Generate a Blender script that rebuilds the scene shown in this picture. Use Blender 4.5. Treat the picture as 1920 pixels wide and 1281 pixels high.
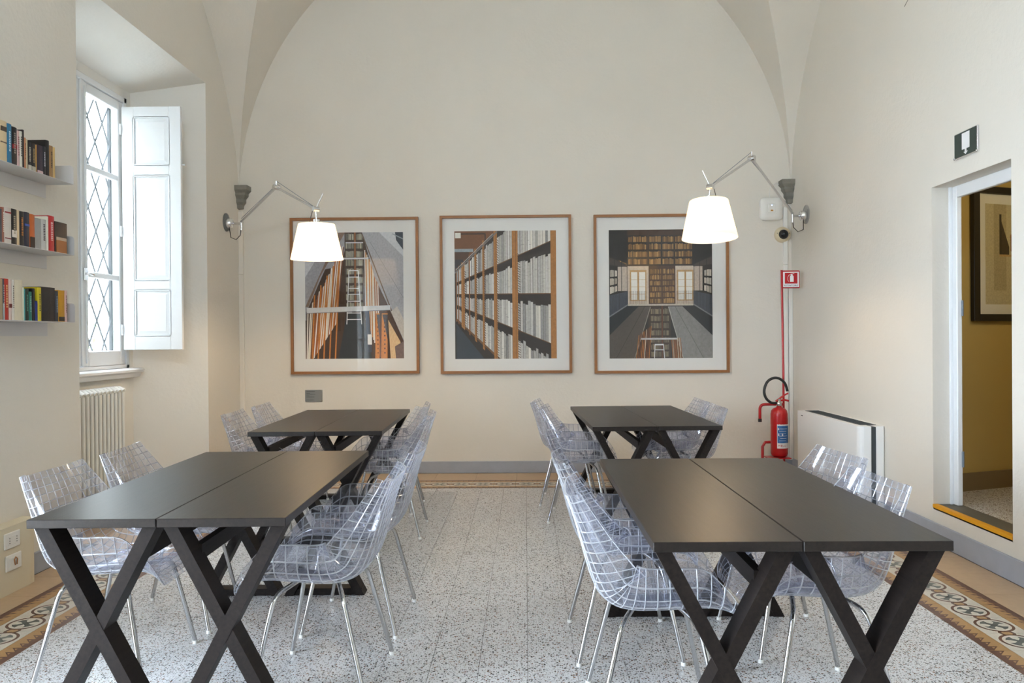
import bpy, bmesh, math, random
from mathutils import Vector, Matrix
PI = math.pi
rnd = random.Random(7)
for o in list(bpy.data.objects):
    bpy.data.objects.remove(o)
scene = bpy.context.scene
COL = scene.collection

# ------------------------------------------------------------------ camera
F_PX, YAW, PIT, ROL, CAM_H = 1507.0, .0164, .005, -.0079, 1.35
cam_d = bpy.data.cameras.new('camera'); cam = bpy.data.objects.new('camera', cam_d); COL.objects.link(cam)
cam_d.sensor_width = 36; cam_d.lens = F_PX / 1920 * 36; cam_d.clip_start = .02
fw = Vector((-math.sin(YAW), math.cos(YAW), 0)); rt = Vector((math.cos(YAW), math.sin(YAW), 0)); up = Vector((0, 0, 1))
fd = fw * math.cos(PIT) - up * math.sin(PIT); ud = fw * math.sin(PIT) + up * math.cos(PIT)
r2 = rt * math.cos(ROL) + ud * math.sin(ROL); u2 = ud * math.cos(ROL) - rt * math.sin(ROL)
M = Matrix((r2, u2, -fd)).transposed().to_4x4(); M.translation = Vector((0, 0, CAM_H))
cam.matrix_world = M
scene.camera = cam

# ------------------------------------------------------------------ sky and exposure
SKY = 38.0
world = bpy.data.worlds.new('overcast_sky'); scene.world = world; world.use_nodes = True
bgn = world.node_tree.nodes['Background']; bgn.inputs[0].default_value = (.75, .86, 1.0, 1); bgn.inputs[1].default_value = SKY
vs = scene.view_settings
vs.view_transform = 'Standard'; vs.look = 'None'; vs.exposure = 0.22; vs.gamma = 1; vs.use_curve_mapping = False
cy = scene.cycles
cy.max_bounces = 14; cy.diffuse_bounces = 8; cy.glossy_bounces = 5; cy.transmission_bounces = 8; cy.transparent_max_bounces = 32
cy.use_denoising = True; cy.sample_clamp_indirect = 12; cy.caustics_reflective = False; cy.caustics_refractive = False

# room dimensions (metres); x = left/right, y = depth, z = up
XL, XR, YB, YR = -2.856, 2.644, 8.01, -1.79
SPR, RISE = 2.70, 2.92           # vault springing height and rise
NICHE = [(5.10, 7.19, 5.38, 6.91)]   # face y0,y1 ; inner y0,y1
FW = (-.55, 2.35, .02, 2.70)      # wide glazed door added out of view in the left wall for daylight: y0,y1,z0,z1
XW = -3.40; XO = -3.58; NTOP_F, NTOP_I = 3.66, 3.49
WIN_HALF, SILL, WTOP = .70, 1.115, 3.42
def portal(x, y, z, w, h):
    l = bpy.data.lights.new('window_portal', 'AREA'); l.shape = 'RECTANGLE'; l.size = h; l.size_y = w
    l.cycles.is_portal = True
    o = bpy.data.objects.new('window_portal', l); COL.objects.link(o)
    o.location = (x, y, z); o.rotation_euler = (0, -PI / 2, 0)
portal(-3.575, 6.145, (SILL + WTOP) / 2, 1.4, 2.3)
LUN = (-1.0, .8, 4.08, 4.85)      # unseen lunette window added high in the rear wall for light: x0,x1,z0,z1
pl_ = bpy.data.lights.new('window_portal', 'AREA'); pl_.shape = 'RECTANGLE'; pl_.size = LUN[1] - LUN[0]; pl_.size_y = LUN[3] - LUN[2]; pl_.cycles.is_portal = True
po = bpy.data.objects.new('window_portal', pl_); COL.objects.link(po); po.location = ((LUN[0] + LUN[1]) / 2, YR - .32, (LUN[2] + LUN[3]) / 2); po.rotation_euler = (PI / 2, 0, 0)
portal(-3.575, (FW[0] + FW[1]) / 2, (FW[2] + FW[3]) / 2, FW[1] - FW[0], FW[3] - FW[2])

# ------------------------------------------------------------------ materials
def srgb(r, g, b):
    f = lambda c: (c / 255) / 12.92 if c <= 10 else ((c / 255 + .055) / 1.055) ** 2.4
    return (f(r), f(g), f(b), 1)
MAT = {}
def new_mat(name):
    m = bpy.data.materials.new(name); m.use_nodes = True; MAT[name] = m
    nt = m.node_tree; return m, nt, nt.nodes, nt.links, nt.nodes['Principled BSDF']
def pbr(name, col, rough=.5, metal=0, noise=0, nscale=20, bump=0, bscale=60, spec=.5, coat=0):
    m, nt, N, L, b = new_mat(name)
    b.inputs['Base Color'].default_value = col; b.inputs['Roughness'].default_value = rough
    b.inputs['Metallic'].default_value = metal; b.inputs['Specular IOR Level'].default_value = spec
    b.inputs['Coat Weight'].default_value = coat
    if noise or bump: tc = N.new('ShaderNodeTexCoord')
    if noise:
        n = N.new('ShaderNodeTexNoise'); n.inputs['Scale'].default_value = nscale; n.inputs['Detail'].default_value = 6
        L.new(tc.outputs['Object'], n.inputs['Vector'])
        mx = N.new('ShaderNodeMix'); mx.data_type = 'RGBA'
        mx.inputs[6].default_value = tuple(c * (1 - noise) for c in col[:3]) + (1,)
        mx.inputs[7].default_value = tuple(min(1, c * (1 + noise)) for c in col[:3]) + (1,)
        L.new(n.outputs['Fac'], mx.inputs[0]); L.new(mx.outputs[2], b.inputs['Base Color'])
    if bump:
        n = N.new('ShaderNodeTexNoise'); n.inputs['Scale'].default_value = bscale; n.inputs['Detail'].default_value = 4
        L.new(tc.outputs['Object'], n.inputs['Vector'])
        bp = N.new('ShaderNodeBump'); bp.inputs['Strength'].default_value = bump; bp.inputs['Distance'].default_value = .01
        L.new(n.outputs['Fac'], bp.inputs['Height']); L.new(bp.outputs['Normal'], b.inputs['Normal'])
    return m
PLASTER = (.72, .685, .62, 1)
pbr('plaster', PLASTER, .85, noise=.05, nscale=1.3, bump=.25, bscale=35, spec=.2)
pbr('niche_plaster', (.74, .73, .69, 1), .8, noise=.03, nscale=2, bump=.2, bscale=35, spec=.2)
pbr('baseboard_grey', srgb(160, 165, 176), .55, noise=.12, nscale=9, bump=.05)
pbr('white_paint', (.78, .80, .82, 1), .38, noise=.02, nscale=8)
pbr('white_metal', (.60, .59, .59, 1), .42)
pbr('radiator_white', (.76, .76, .72, 1), .3)
pbr('stone_grey', srgb(128, 126, 118), .85, noise=.25, nscale=18, bump=.5, bscale=40)
pbr('joint', srgb(84, 78, 70), .8)
pbr('beige_tile', srgb(186, 160, 130), .42, noise=.12, nscale=25)
pbr('frame_wood', srgb(146, 98, 54), .45, noise=.18, nscale=30)
pbr('mat_board', (.80, .80, .79, 1), .8)
pbr('chrome', (.55, .55, .55, 1), .14, metal=1)
pbr('alu', (.78, .79, .81, 1), .25, metal=1)
pbr('black_rubber', (.02, .02, .02, 1), .45)
pbr('black_cable', (.03, .025, .02, 1), .5)
pbr('red_paint', srgb(178, 20, 26), .28, coat=.3)
pbr('dark_grille', srgb(58, 66, 70), .5)
pbr('unit_white', (.80, .81, .81, 1), .4)
pbr('plastic_white', (.78, .77, .73, 1), .4)
pbr('plastic_cream', srgb(214, 200, 170), .5)
pbr('cream_paint', srgb(216, 206, 182), .6, noise=.04, nscale=5)
pbr('plaque_steel', srgb(140, 142, 142), .45, metal=.5)
pbr('ink', (.03, .03, .035, 1), .7)
pbr('sign_green', srgb(42, 58, 54), .5)
pbr('sign_white', (.82, .82, .84, 1), .5)
pbr('label_blue', srgb(44, 104, 168), .5)
pbr('label_white', (.80, .80, .80, 1), .55)
pbr('sign_red', srgb(182, 24, 34), .45)
pbr('yellow_tape', srgb(226, 160, 24), .6)
pbr('corridor_wall', srgb(188, 164, 100), .8, noise=.03, nscale=3)
pbr('corridor_base', srgb(126, 108, 78), .7)
pbr('black_frame', (.015, .013, .012, 1), .4)
pbr('threshold_stone', srgb(92, 88, 78), .6)
pbr('pages', srgb(220, 208, 180), .85)
pbr('gravel', (.52, .51, .47, 1), .9, noise=.2, nscale=8)
pbr('leaf', (.10, .20, .05, 1), .6, noise=.4, nscale=3)
pbr('bark', (.10, .07, .05, 1), .9)
pbr('iron_grille', srgb(120, 130, 140), .6)
pbr('window_iron', (.11, .12, .13, 1), .7)
pbr('dome_dark', (.01, .01, .012, 1), .06)
pbr('rear_wood', srgb(110, 80, 55), .5, noise=.2, nscale=10)

def emit(name, col, s):
    m, nt, N, L, b = new_mat(name)
    b.inputs['Base Color'].default_value = col; b.inputs['Emission Color'].default_value = col; b.inputs['Emission Strength'].default_value = s
    return m
emit('bulb_glow', (1, .78, .50, 1), 40)
emit('led_blue', (.25, .4, 1, 1), 6)

def clear(name, tint, f0, fmax, power=4, rough=.03, diff=0):
    """thin clear sheet: transparent, with a reflection that grows at grazing angles"""
    m, nt, N, L, b = new_mat(name); N.remove(b)
    out = N['Material Output']
    tr = N.new('ShaderNodeBsdfTransparent'); tr.inputs[0].default_value = tint
    gl = N.new('ShaderNodeBsdfAnisotropic'); gl.inputs['Color'].default_value = (.95, .97, 1, 1); gl.inputs['Roughness'].default_value = rough
    lw = N.new('ShaderNodeLayerWeight'); lw.inputs[0].default_value = .5
    pw = N.new('ShaderNodeMath'); pw.operation = 'POWER'; pw.inputs[1].default_value = power; L.new(lw.outputs['Facing'], pw.inputs[0])
    mr = N.new('ShaderNodeMapRange'); mr.inputs['To Min'].default_value = f0; mr.inputs['To Max'].default_value = fmax; L.new(pw.outputs[0], mr.inputs['Value'])
    mx = N.new('ShaderNodeMixShader'); L.new(mr.outputs[0], mx.inputs[0]); L.new(tr.outputs[0], mx.inputs[1]); L.new(gl.outputs[0], mx.inputs[2])
    last = mx
    if diff:
        df = N.new('ShaderNodeBsdfDiffuse'); df.inputs[0].default_value = (.85, .88, .93, 1)
        m2 = N.new('ShaderNodeMixShader'); m2.inputs[0].default_value = diff
        L.new(mx.outputs[0], m2.inputs[1]); L.new(df.outputs[0], m2.inputs[2]); last = m2
    L.new(last.outputs[0], out.inputs[0])
    return m
clear('window_glass', (.97, .985, .985, 1), .04, .8)
clear('picture_glass', (.985, .985, .98, 1), .028, .8, rough=.015)
clear('acrylic', (.905, .91, .945, 1), .045, .6, 3.5, rough=.04, diff=.025)
clear('acrylic_rib', (.68, .69, .75, 1), .18, .8, 2, rough=.09, diff=.26)
clear('clear_disc', (.78, .79, .80, 1), .01, .05, 3, rough=.35)

def painted(name, rough):
    m, nt, N, L, b = new_mat(name)
    a = N.new('ShaderNodeVertexColor'); a.layer_name = 'ink'
    n = N.new('ShaderNodeTexNoise'); n.inputs['Scale'].default_value = 60; n.inputs['Detail'].default_value = 5
    mx = N.new('ShaderNodeMix'); mx.data_type = 'RGBA'; mx.blend_type = 'OVERLAY'; mx.inputs[0].default_value = .35
    L.new(a.outputs[0], mx.inputs[6]); L.new(n.outputs['Fac'], mx.inputs[7]); L.new(mx.outputs[2], b.inputs['Base Color'])
    b.inputs['Roughness'].default_value = rough
    return m
painted('photo_print', .6); painted('cement_tile', .38)

def terrazzo():
    m, nt, N, L, b = new_mat('terrazzo')
    g = N.new('ShaderNodeNewGeometry'); oi = N.new('ShaderNodeObjectInfo')
    mp = N.new('ShaderNodeMapping'); mp.inputs['Scale'].default_value = (1, 1, 0); L.new(g.outputs['Position'], mp.inputs[0])
    wn = N.new('ShaderNodeTexNoise'); wn.inputs['Scale'].default_value = 45; L.new(mp.outputs[0], wn.inputs['Vector'])
    wv = N.new('ShaderNodeVectorMath'); wv.operation = 'MULTIPLY_ADD'; wv.inputs[1].default_value = (.012, .012, 0)
    L.new(wn.outputs['Color'], wv.inputs[0]); L.new(mp.outputs[0], wv.inputs[2])
    base = None
    def layer(scale, thr, cols, prev, soft=.03):
        v = N.new('ShaderNodeTexVoronoi'); v.inputs['Scale'].default_value = scale; L.new(wv.outputs[0], v.inputs['Vector'])
        sep = N.new('ShaderNodeSeparateColor'); L.new(v.outputs['Color'], sep.inputs[0])
        lt = N.new('ShaderNodeMath'); lt.operation = 'LESS_THAN'; lt.inputs[1].default_value = thr; L.new(sep.outputs[0], lt.inputs[0])
        d = N.new('ShaderNodeMapRange'); d.inputs['From Min'].default_value = .42; d.inputs['From Max'].default_value = .36; L.new(v.outputs['Distance'], d.inputs['Value'])
        mul = N.new('ShaderNodeMath'); mul.operation = 'MULTIPLY'; L.new(lt.outputs[0], mul.inputs[0]); L.new(d.outputs[0], mul.inputs[1])
        cr = N.new('ShaderNodeValToRGB'); cr.color_ramp.interpolation = 'CONSTANT'
        els = cr.color_ramp.elements
        while len(els) < len(cols): els.new(.5)
        for i, c in enumerate(cols): els[i].position = i / len(cols); els[i].color = c
        L.new(sep.outputs[1], cr.inputs[0])
        mx = N.new('ShaderNodeMix'); mx.data_type = 'RGBA'; L.new(mul.outputs[0], mx.inputs[0]); L.new(cr.outputs[0], mx.inputs[7])
        if isinstance(prev, tuple): mx.inputs[6].default_value = prev
        else: L.new(prev, mx.inputs[6])
        return mx.outputs[2]
    c = layer(210, .55, [srgb(226, 227, 228), srgb(172, 172, 172), srgb(206, 202, 196)], srgb(214, 215, 217))
    c = layer(96, .44, [srgb(56, 46, 40), srgb(112, 78, 58), srgb(92, 88, 86), srgb(36, 32, 32), srgb(140, 106, 80)], c)
    c = layer(190, .42, [srgb(50, 44, 42), srgb(96, 70, 54), srgb(70, 68, 68)], c)
    ln = N.new('ShaderNodeTexNoise'); ln.inputs['Scale'].default_value = .7; ln.inputs['Detail'].default_value = 2; L.new(g.outputs['Position'], ln.inputs['Vector'])
    add = N.new('ShaderNodeMath'); add.operation = 'MULTIPLY_ADD'; add.inputs[1].default_value = .06; L.new(oi.outputs['Random'], add.inputs[0])
    ad2 = N.new('ShaderNodeMath'); ad2.operation = 'MULTIPLY_ADD'; ad2.inputs[1].default_value = .12; ad2.inputs[2].default_value = .90
    L.new(ln.outputs['Fac'], ad2.inputs[0]); L.new(ad2.outputs[0], add.inputs[2])
    sc = N.new('ShaderNodeVectorMath'); sc.operation = 'SCALE'; L.new(c, sc.inputs[0]); L.new(add.outputs[0], sc.inputs['Scale'])
    L.new(sc.outputs[0], b.inputs['Base Color']); b.inputs['Roughness'].default_value = .24; b.inputs['Specular IOR Level'].default_value = .5
terrazzo()

def dark_oak(name='dark_oak', rough=.34, spec=.34):
    m, nt, N, L, b = new_mat(name)
    tc = N.new('ShaderNodeTexCoord'); mp = N.new('ShaderNodeMapping'); mp.inputs['Scale'].default_value = (14, .9, 14)
    L.new(tc.outputs['Object'], mp.inputs[0])
    n = N.new('ShaderNodeTexNoise'); n.inputs['Scale'].default_value = 6; n.inputs['Detail'].default_value = 8; n.inputs['Roughness'].default_value = .65
    L.new(mp.outputs[0], n.inputs['Vector'])
    cr = N.new('ShaderNodeValToRGB'); cr.color_ramp.elements[0].position = .3; cr.color_ramp.elements[0].color = srgb(20, 16, 15)
    cr.color_ramp.elements[1].position = .75; cr.color_ramp.elements[1].color = srgb(40, 33, 29)
    L.new(n.outputs['Fac'], cr.inputs[0]); L.new(cr.outputs[0], b.inputs['Base Color'])
    bp = N.new('ShaderNodeBump'); bp.inputs['Strength'].default_value = .12; bp.inputs['Distance'].default_value = .004
    L.new(n.outputs['Fac'], bp.inputs['Height']); L.new(bp.outputs[0], b.inputs['Normal'])
    b.inputs['Roughness'].default_value = rough; b.inputs['Specular IOR Level'].default_value = spec
dark_oak(); dark_oak('dark_oak_matt', .5, .16)

def shade_mat():
    m, nt, N, L, b = new_mat('lamp_fabric'); N.remove(b)
    d = N.new('ShaderNodeBsdfDiffuse'); d.inputs[0].default_value = (.85, .80, .70, 1)
    t = N.new('ShaderNodeBsdfTranslucent'); t.inputs[0].default_value = (.90, .80, .64, 1)
    w = N.new('ShaderNodeTexWave'); w.inputs['Scale'].default_value = 120; w.inputs['Distortion'].default_value = 2
    mx = N.new('ShaderNodeMixShader'); mx.inputs[0].default_value = .5
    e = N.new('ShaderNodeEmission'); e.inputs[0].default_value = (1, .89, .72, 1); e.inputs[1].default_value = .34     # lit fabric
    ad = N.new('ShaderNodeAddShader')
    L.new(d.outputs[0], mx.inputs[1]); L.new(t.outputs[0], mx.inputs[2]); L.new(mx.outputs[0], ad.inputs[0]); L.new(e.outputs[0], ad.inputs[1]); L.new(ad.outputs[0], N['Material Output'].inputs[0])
shade_mat()

# ------------------------------------------------------------------ mesh helpers
class MB:
    def __init__(s): s.v = []; s.f = []; s.c = []; s.m = []; s.smooth = set()
    def add(s, vs, fs, col=(1, 1, 1, 1), mi=0, smooth=False):
        o = len(s.v); s.v += [tuple(p) for p in vs]
        for f in fs:
            if smooth: s.smooth.add(len(s.f))
            s.f.append(tuple(i + o for i in f)); s.c.append(col); s.m.append(mi)
        return s
    def box(s, a, b, **k):
        x0, y0, z0 = a; x1, y1, z1 = b
        return s.add([(x0,y0,z0),(x1,y0,z0),(x1,y1,z0),(x0,y1,z0),(x0,y0,z1),(x1,y0,z1),(x1,y1,z1),(x0,y1,z1)],
                     [(0,3,2,1),(4,5,6,7),(0,1,5,4),(1,2,6,5),(2,3,7,6),(3,0,4,7)], **k)
    def cbox(s, a, b, ch=.004, **k):
        """box with chamfered edges"""
        bm = bmesh.new(); bmesh.ops.create_cube(bm, size=1)
        for v in bm.verts: v.co = Vector([(a[i] + b[i]) / 2 + v.co[i] * (b[i] - a[i]) for i in range(3)])
        bmesh.ops.bevel(bm, geom=bm.edges[:], offset=ch, segments=1, affect='EDGES', clamp_overlap=True)
        bm.verts.index_update()
        s.add([v.co[:] for v in bm.verts], [[v.index for v in f.verts] for f in bm.faces], **k); bm.free(); return s
    def quad(s, a, b, c, d, **k): return s.add([a, b, c, d], [(0, 1, 2, 3)], **k)
    def bar(s, p, q, w, d, ref=(0, 1, 0), **k):
        """rectangular bar p->q; d is the size along ref, w across"""
        p, q = Vector(p), Vector(q); t = (q - p).normalized(); r = Vector(ref); r = (r - t * r.dot(t)).normalized(); n = t.cross(r)
        c = []
        for e in (p, q):
            for sw, sd in ((-1,-1),(1,-1),(1,1),(-1,1)): c.append(e + n * (sw * w / 2) + r * (sd * d / 2))
        return s.add(c, [(3,2,1,0),(4,5,6,7),(0,1,5,4),(1,2,6,5),(2,3,7,6),(3,0,4,7)], **k)
    def tube(s, pts, r, n=8, caps=True, **k):
        pts = [Vector(p) for p in pts]; vs = []; rr = r if isinstance(r, (list, tuple)) else [r] * len(pts)
        prev = None
        for i, p in enumerate(pts):
            t = (pts[min(i + 1, len(pts) - 1)] - pts[max(i - 1, 0)]).normalized()
            if prev is None:
                a = Vector((0, 0, 1)) if abs(t.z) < .9 else Vector((1, 0, 0)); u = t.cross(a).normalized()
            else: u = (prev - t * prev.dot(t)).normalized()
            prev = u; w = t.cross(u)
            for j in range(n):
                an = 2 * PI * j / n; vs.append(p + (u * math.cos(an) + w * math.sin(an)) * rr[i])
        fs = [(i*n+j, i*n+(j+1)%n, (i+1)*n+(j+1)%n, (i+1)*n+j) for i in range(len(pts) - 1) for j in range(n)]
        o = len(s.f); s.add(vs, fs, smooth=True, **k)
        if caps: s.add([vs[j] for j in range(n)], [tuple(range(n))[::-1]], **k); s.add(vs[-n:], [tuple(range(n))], **k)
        return s
    def lathe(s, prof, n=32, org=(0, 0, 0), axis='z', smooth=True, **k):
        vs = []; o = Vector(org)
        for r, h in prof:
            for j in range(n):
                a = 2 * PI * j / n; c, d = r * math.cos(a), r * math.sin(a)
                vs.append(o + Vector({'z': (c, d, h), 'x': (h, c, d), 'y': (c, h, d)}[axis]))
        fs = [(i*n+j, i*n+(j+1)%n, (i+1)*n+(j+1)%n, (i+1)*n+j) for i in range(len(prof) - 1) for j in range(n)]
        return s.add(vs, fs, smooth=smooth, **k)
    def prism(s, poly, lo, hi, axis='z', **k):
        n = len(poly)
        P = {'z': lambda a, b, h: (a, b, h), 'x': lambda a, b, h: (h, a, b), 'y': lambda a, b, h: (a, h, b)}[axis]
        vs = [P(a, b, lo) for a, b in poly] + [P(a, b, hi) for a, b in poly]
        return s.add(vs, [tuple(range(n))[::-1], tuple(range(n, 2 * n))] + [(i, (i+1)%n, (i+1)%n+n, i+n) for i in range(n)], **k)
    def mesh(s, name, mats):
        me = bpy.data.meshes.new(name); me.from_pydata(s.v, [], s.f)
        for m in ([mats] if isinstance(mats, str) else mats): me.materials.append(MAT[m])
        me.polygons.foreach_set('material_index', s.m)
        me.polygons.foreach_set('use_smooth', [i in s.smooth for i in range(len(s.f))])
        if any(c != (1, 1, 1, 1) for c in s.c):
            a = me.color_attributes.new('ink', 'FLOAT_COLOR', 'CORNER')
            fl = []
            for p in me.polygons: fl += list(s.c[p.index]) * p.loop_total
            a.data.foreach_set('color', fl)
        me.update(); return me
    def build(s, name, mats, parent=None, fix=True):
        me = s.mesh(name, mats)
        if fix:
            bm = bmesh.new(); bm.from_mesh(me); bmesh.ops.recalc_face_normals(bm, faces=bm.faces[:]); bm.to_mesh(me); bm.free()
        return link(name, me, parent)
def link(name, data, parent=None):
    o = bpy.data.objects.new(name, data); COL.objects.link(o)
    if parent: o.parent = parent
    return o
def tag(o, label=None, cat=None, group=None, kind=None):
    if label: o['label'] = label
    if cat: o['category'] = cat
    if group: o['group'] = group
    if kind: o['kind'] = kind
    return o
def thing(name, label, cat, loc=(0, 0, 0), rz=0, group=None):
    o = link(name, None); o.location = loc; o.rotation_euler = (0, 0, rz); o.empty_display_size = .1
    return tag(o, label, cat, group)
def struct(o): o['kind'] = 'structure'; return o
def copy_tree(o, parent=None):
    c = o.copy(); COL.objects.link(c); c.parent = parent
    for ch in o.children: copy_tree(ch, c)
    return c
def text_mesh(name, body, size, mat, parent, mtx, extrude=.0004, align='CENTER', fit=None):
    cu = bpy.data.curves.new(name, 'FONT'); cu.body = body; cu.size = size; cu.align_x = align; cu.align_y = 'CENTER'; cu.extrude = extrude; cu.resolution_u = 2
    t = bpy.data.objects.new(name, cu); COL.objects.link(t); dg = bpy.context.evaluated_depsgraph_get()
    me = bpy.data.meshes.new_from_object(t.evaluated_get(dg)); bpy.data.objects.remove(t); bpy.data.curves.remove(cu)
    if fit:
        xs = [v.co.x for v in me.vertices]; w = max(xs) - min(xs)
        me.transform(Matrix.Scale(fit / w, 4, (1, 0, 0)))
    me.transform(mtx); me.materials.clear(); me.materials.append(MAT[mat]); me.name = name
    return link(name, me, parent)
# text facing -y (seen from the camera) at point p / text facing -x on the right wall
def face_y(p): return Matrix.Translation(Vector(p)) @ Matrix.Rotation(PI / 2, 4, 'X')

# ------------------------------------------------------------------ the shell of the room
def hole_wall(b, P, u0, u1, z0, z1, holes):
    """flat wall in (u,z) with rectangular holes; P maps (u,z) to 3D"""
    us = sorted({u0, u1} | {h[0] for h in holes} | {h[1] for h in holes}); zs = sorted({z0, z1} | {h[2] for h in holes} | {h[3] for h in holes})
    for i in range(len(us) - 1):
        for j in range(len(zs) - 1):
            cu, cz = (us[i] + us[i+1]) / 2, (zs[j] + zs[j+1]) / 2
            if any(h[0] < cu < h[1] and h[2] < cz < h[3] for h in holes): continue
            b.quad(P(us[i], zs[j]), P(us[i+1], zs[j]), P(us[i+1], zs[j+1]), P(us[i], zs[j+1]))
WALL_TOP = 5.75
b = MB(); b.box((XL - 1.1, YB, -.06), (XR + .5, YB + .3, WALL_TOP)); struct(b.build('wall_back', 'plaster'))
b = MB()
for yy in (YR, YR - .3): hole_wall(b, lambda u, z: (u, yy, z), XL - 1.1, XR + .5, -.06, WALL_TOP, [LUN])
for (p, q) in (((LUN[0], LUN[2]), (LUN[0], LUN[3])), ((LUN[1], LUN[2]), (LUN[1], LUN[3])), ((LUN[0], LUN[2]), (LUN[1], LUN[2])), ((LUN[0], LUN[3]), (LUN[1], LUN[3]))):
    b.quad((p[0], YR, p[1]), (q[0], YR, q[1]), (q[0], YR - .3, q[1]), (p[0], YR - .3, p[1]))
struct(b.build('wall_rear', 'plaster', fix=False))
w3 = struct(link('window_3', None)); w3.location = (LUN[0], YR - .15, LUN[2]); lw3, lh3 = LUN[1] - LUN[0], LUN[3] - LUN[2]  # added lunette behind the camera, throws light on the back wall
b = MB(); b.cbox((0, -.03, 0), (lw3, .03, .05), .004); b.cbox((0, -.03, lh3 - .05), (lw3, .03, lh3), .004)
for k in range(4): b.cbox((k * (lw3 - .05) / 3, -.03, .05), (k * (lw3 - .05) / 3 + .05, .03, lh3 - .05), .004)
b.build('frame', 'white_paint', w3)
for k in range(3):
    x0 = k * (lw3 - .05) / 3 + .05; x1 = (k + 1) * (lw3 - .05) / 3
    m = MB(); m.quad((x0, 0, .05), (x1, 0, .05), (x1, 0, lh3 - .05), (x0, 0, lh3 - .05)); m.build('pane', 'window_glass', w3, fix=False)
# left wall: window embrasures
b = MB()
hole_wall(b, lambda u, z: (XL, u, z), YR, YB, -.06, WALL_TOP, [(n[0], n[1], -.06, NTOP_F) for n in NICHE] + [FW])
nb = MB()
for a0, a1, i0, i1 in NICHE:
    nb.quad((XL, a0, -.06), (XW, i0, -.06), (XW, i0, NTOP_I), (XL, a0, NTOP_F))
    nb.quad((XL, a1, -.06), (XW, i1, -.06), (XW, i1, NTOP_I), (XL, a1, NTOP_F))
    nb.quad((XL, a0, NTOP_F), (XL, a1, NTOP_F), (XW, i1, NTOP_I), (XW, i0, NTOP_I))
    c = (i0 + i1) / 2; w0, w1 = c - WIN_HALF, c + WIN_HALF
    hole_wall(nb, lambda u, z: (XW, u, z), i0, i1, -.06, NTOP_I, [(w0, w1, SILL, WTOP)])
    for (p, q) in (((w0, SILL), (w0, WTOP)), ((w1, SILL), (w1, WTOP)), ((w0, SILL), (w1, SILL)), ((w0, WTOP), (w1, WTOP))):
        nb.quad((XW, *p), (XW, *q), (XO, *q), (XO, *p))
for (p, q) in (((FW[0], FW[2]), (FW[0], FW[3])), ((FW[1], FW[2]), (FW[1], FW[3])), ((FW[0], FW[2]), (FW[1], FW[2])), ((FW[0], FW[3]), (FW[1], FW[3]))):
    nb.quad((XL, *p), (XL, *q), (XO, *q), (XO, *p))
hole_wall(nb, lambda u, z: (XO, u, z), YR - .3, YB + .3, -.06, WALL_TOP, [((n[2]+n[3])/2 - WIN_HALF, (n[2]+n[3])/2 + WIN_HALF, SILL, WTOP) for n in NICHE] + [FW])
wl = struct(b.build('wall_left', 'plaster', fix=False)); nbo = nb.build('embrasure', 'niche_plaster', wl, fix=False)
# right wall with the raised doorway
DY0, DY1, DZ0, DZ1 = 4.41, 5.262, .245, 2.30
b = MB()
hole_wall(b, lambda u, z: (XR, u, z), YR, YB, -.06, WALL_TOP, [(DY0, DY1, DZ0, DZ1)])
XD = XR + .17
for (p, q) in (((DY0, DZ0), (DY0, DZ1)), ((DY1, DZ0), (DY1, DZ1)), ((DY0, DZ1), (DY1, DZ1))):
    b.quad((XR, *p), (XR, *q), (XD, *q), (XD, *p))
hole_wall(b, lambda u, z: (XD, u, z), 2.2, 6.2, -.06, 3.0, [(DY0, DY1, DZ0, DZ1)])
wr = struct(b.build('wall_right', 'plaster', fix=False))
cr = MB(); cr.tube([(XR - .0005, 5.62, 3.62), (XR - .0005, 5.45, 3.70), (XR - .0005, 5.2, 3.80), (XR - .0005, 4.9, 3.93)], .003, 4)
cr.build('plaster_crack', 'stone_grey', wr)
# groin vault: four webs meeting on sharp diagonals
def vault():
    b = MB(); HX = (XR - XL) / 2; HY = (YB - YR) / 2; n = 40; m = 6
    us = [(1 - math.cos(PI / 2 * i / n)) for i in range(n + 1)]
    hz = lambda u: SPR + RISE * math.sqrt(max(0, 1 - (1 - u) ** 2))
    def strip(f):
        vs = []
        for u in us:
            for k in range(m + 1): vs.append(f(u, k / m))
        b.add(vs, [(i*(m+1)+k, i*(m+1)+k+1, (i+1)*(m+1)+k+1, (i+1)*(m+1)+k) for i in range(n) for k in range(m)], smooth=True)
    for sx in (-1, 1):
        x0 = XL if sx < 0 else XR
        for sy in (-1, 1):
            y0 = YR if sy < 0 else YB
            strip(lambda u, k: (x0 - sx * HX * u, y0 - sy * HY * u * k, hz(u)))       # web over the short wall
            strip(lambda u, k: (x0 - sx * HX * u * k, y0 - sy * HY * u, hz(u)))       # web over the long wall
    return b.build('ceiling', 'plaster', fix=False)
struct(vault())
b = MB(); b.box((XL - 1.2, YR - .4, WALL_TOP), (XR + .6, YB + .4, WALL_TOP + .1)); struct(b.build('roof', 'plaster'))

# baseboards
def baseboard(name, a, b_):
    m = MB(); m.cbox(a, b_, .004); return struct(m.build(name, 'baseboard_grey'))
baseboard('baseboard_back', (XL, YB - .014, 0), (XR, YB, .118))
baseboard('baseboard_right', (XR - .014, YR, 0), (XR, YB - .014, .135))
baseboard('baseboard_left', (XL, FW[1], 0), (XL + .014, 5.10, .125))
baseboard('baseboard_left_end', (XL, 7.19, 0), (XL + .014, YB - .014, .125))

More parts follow.
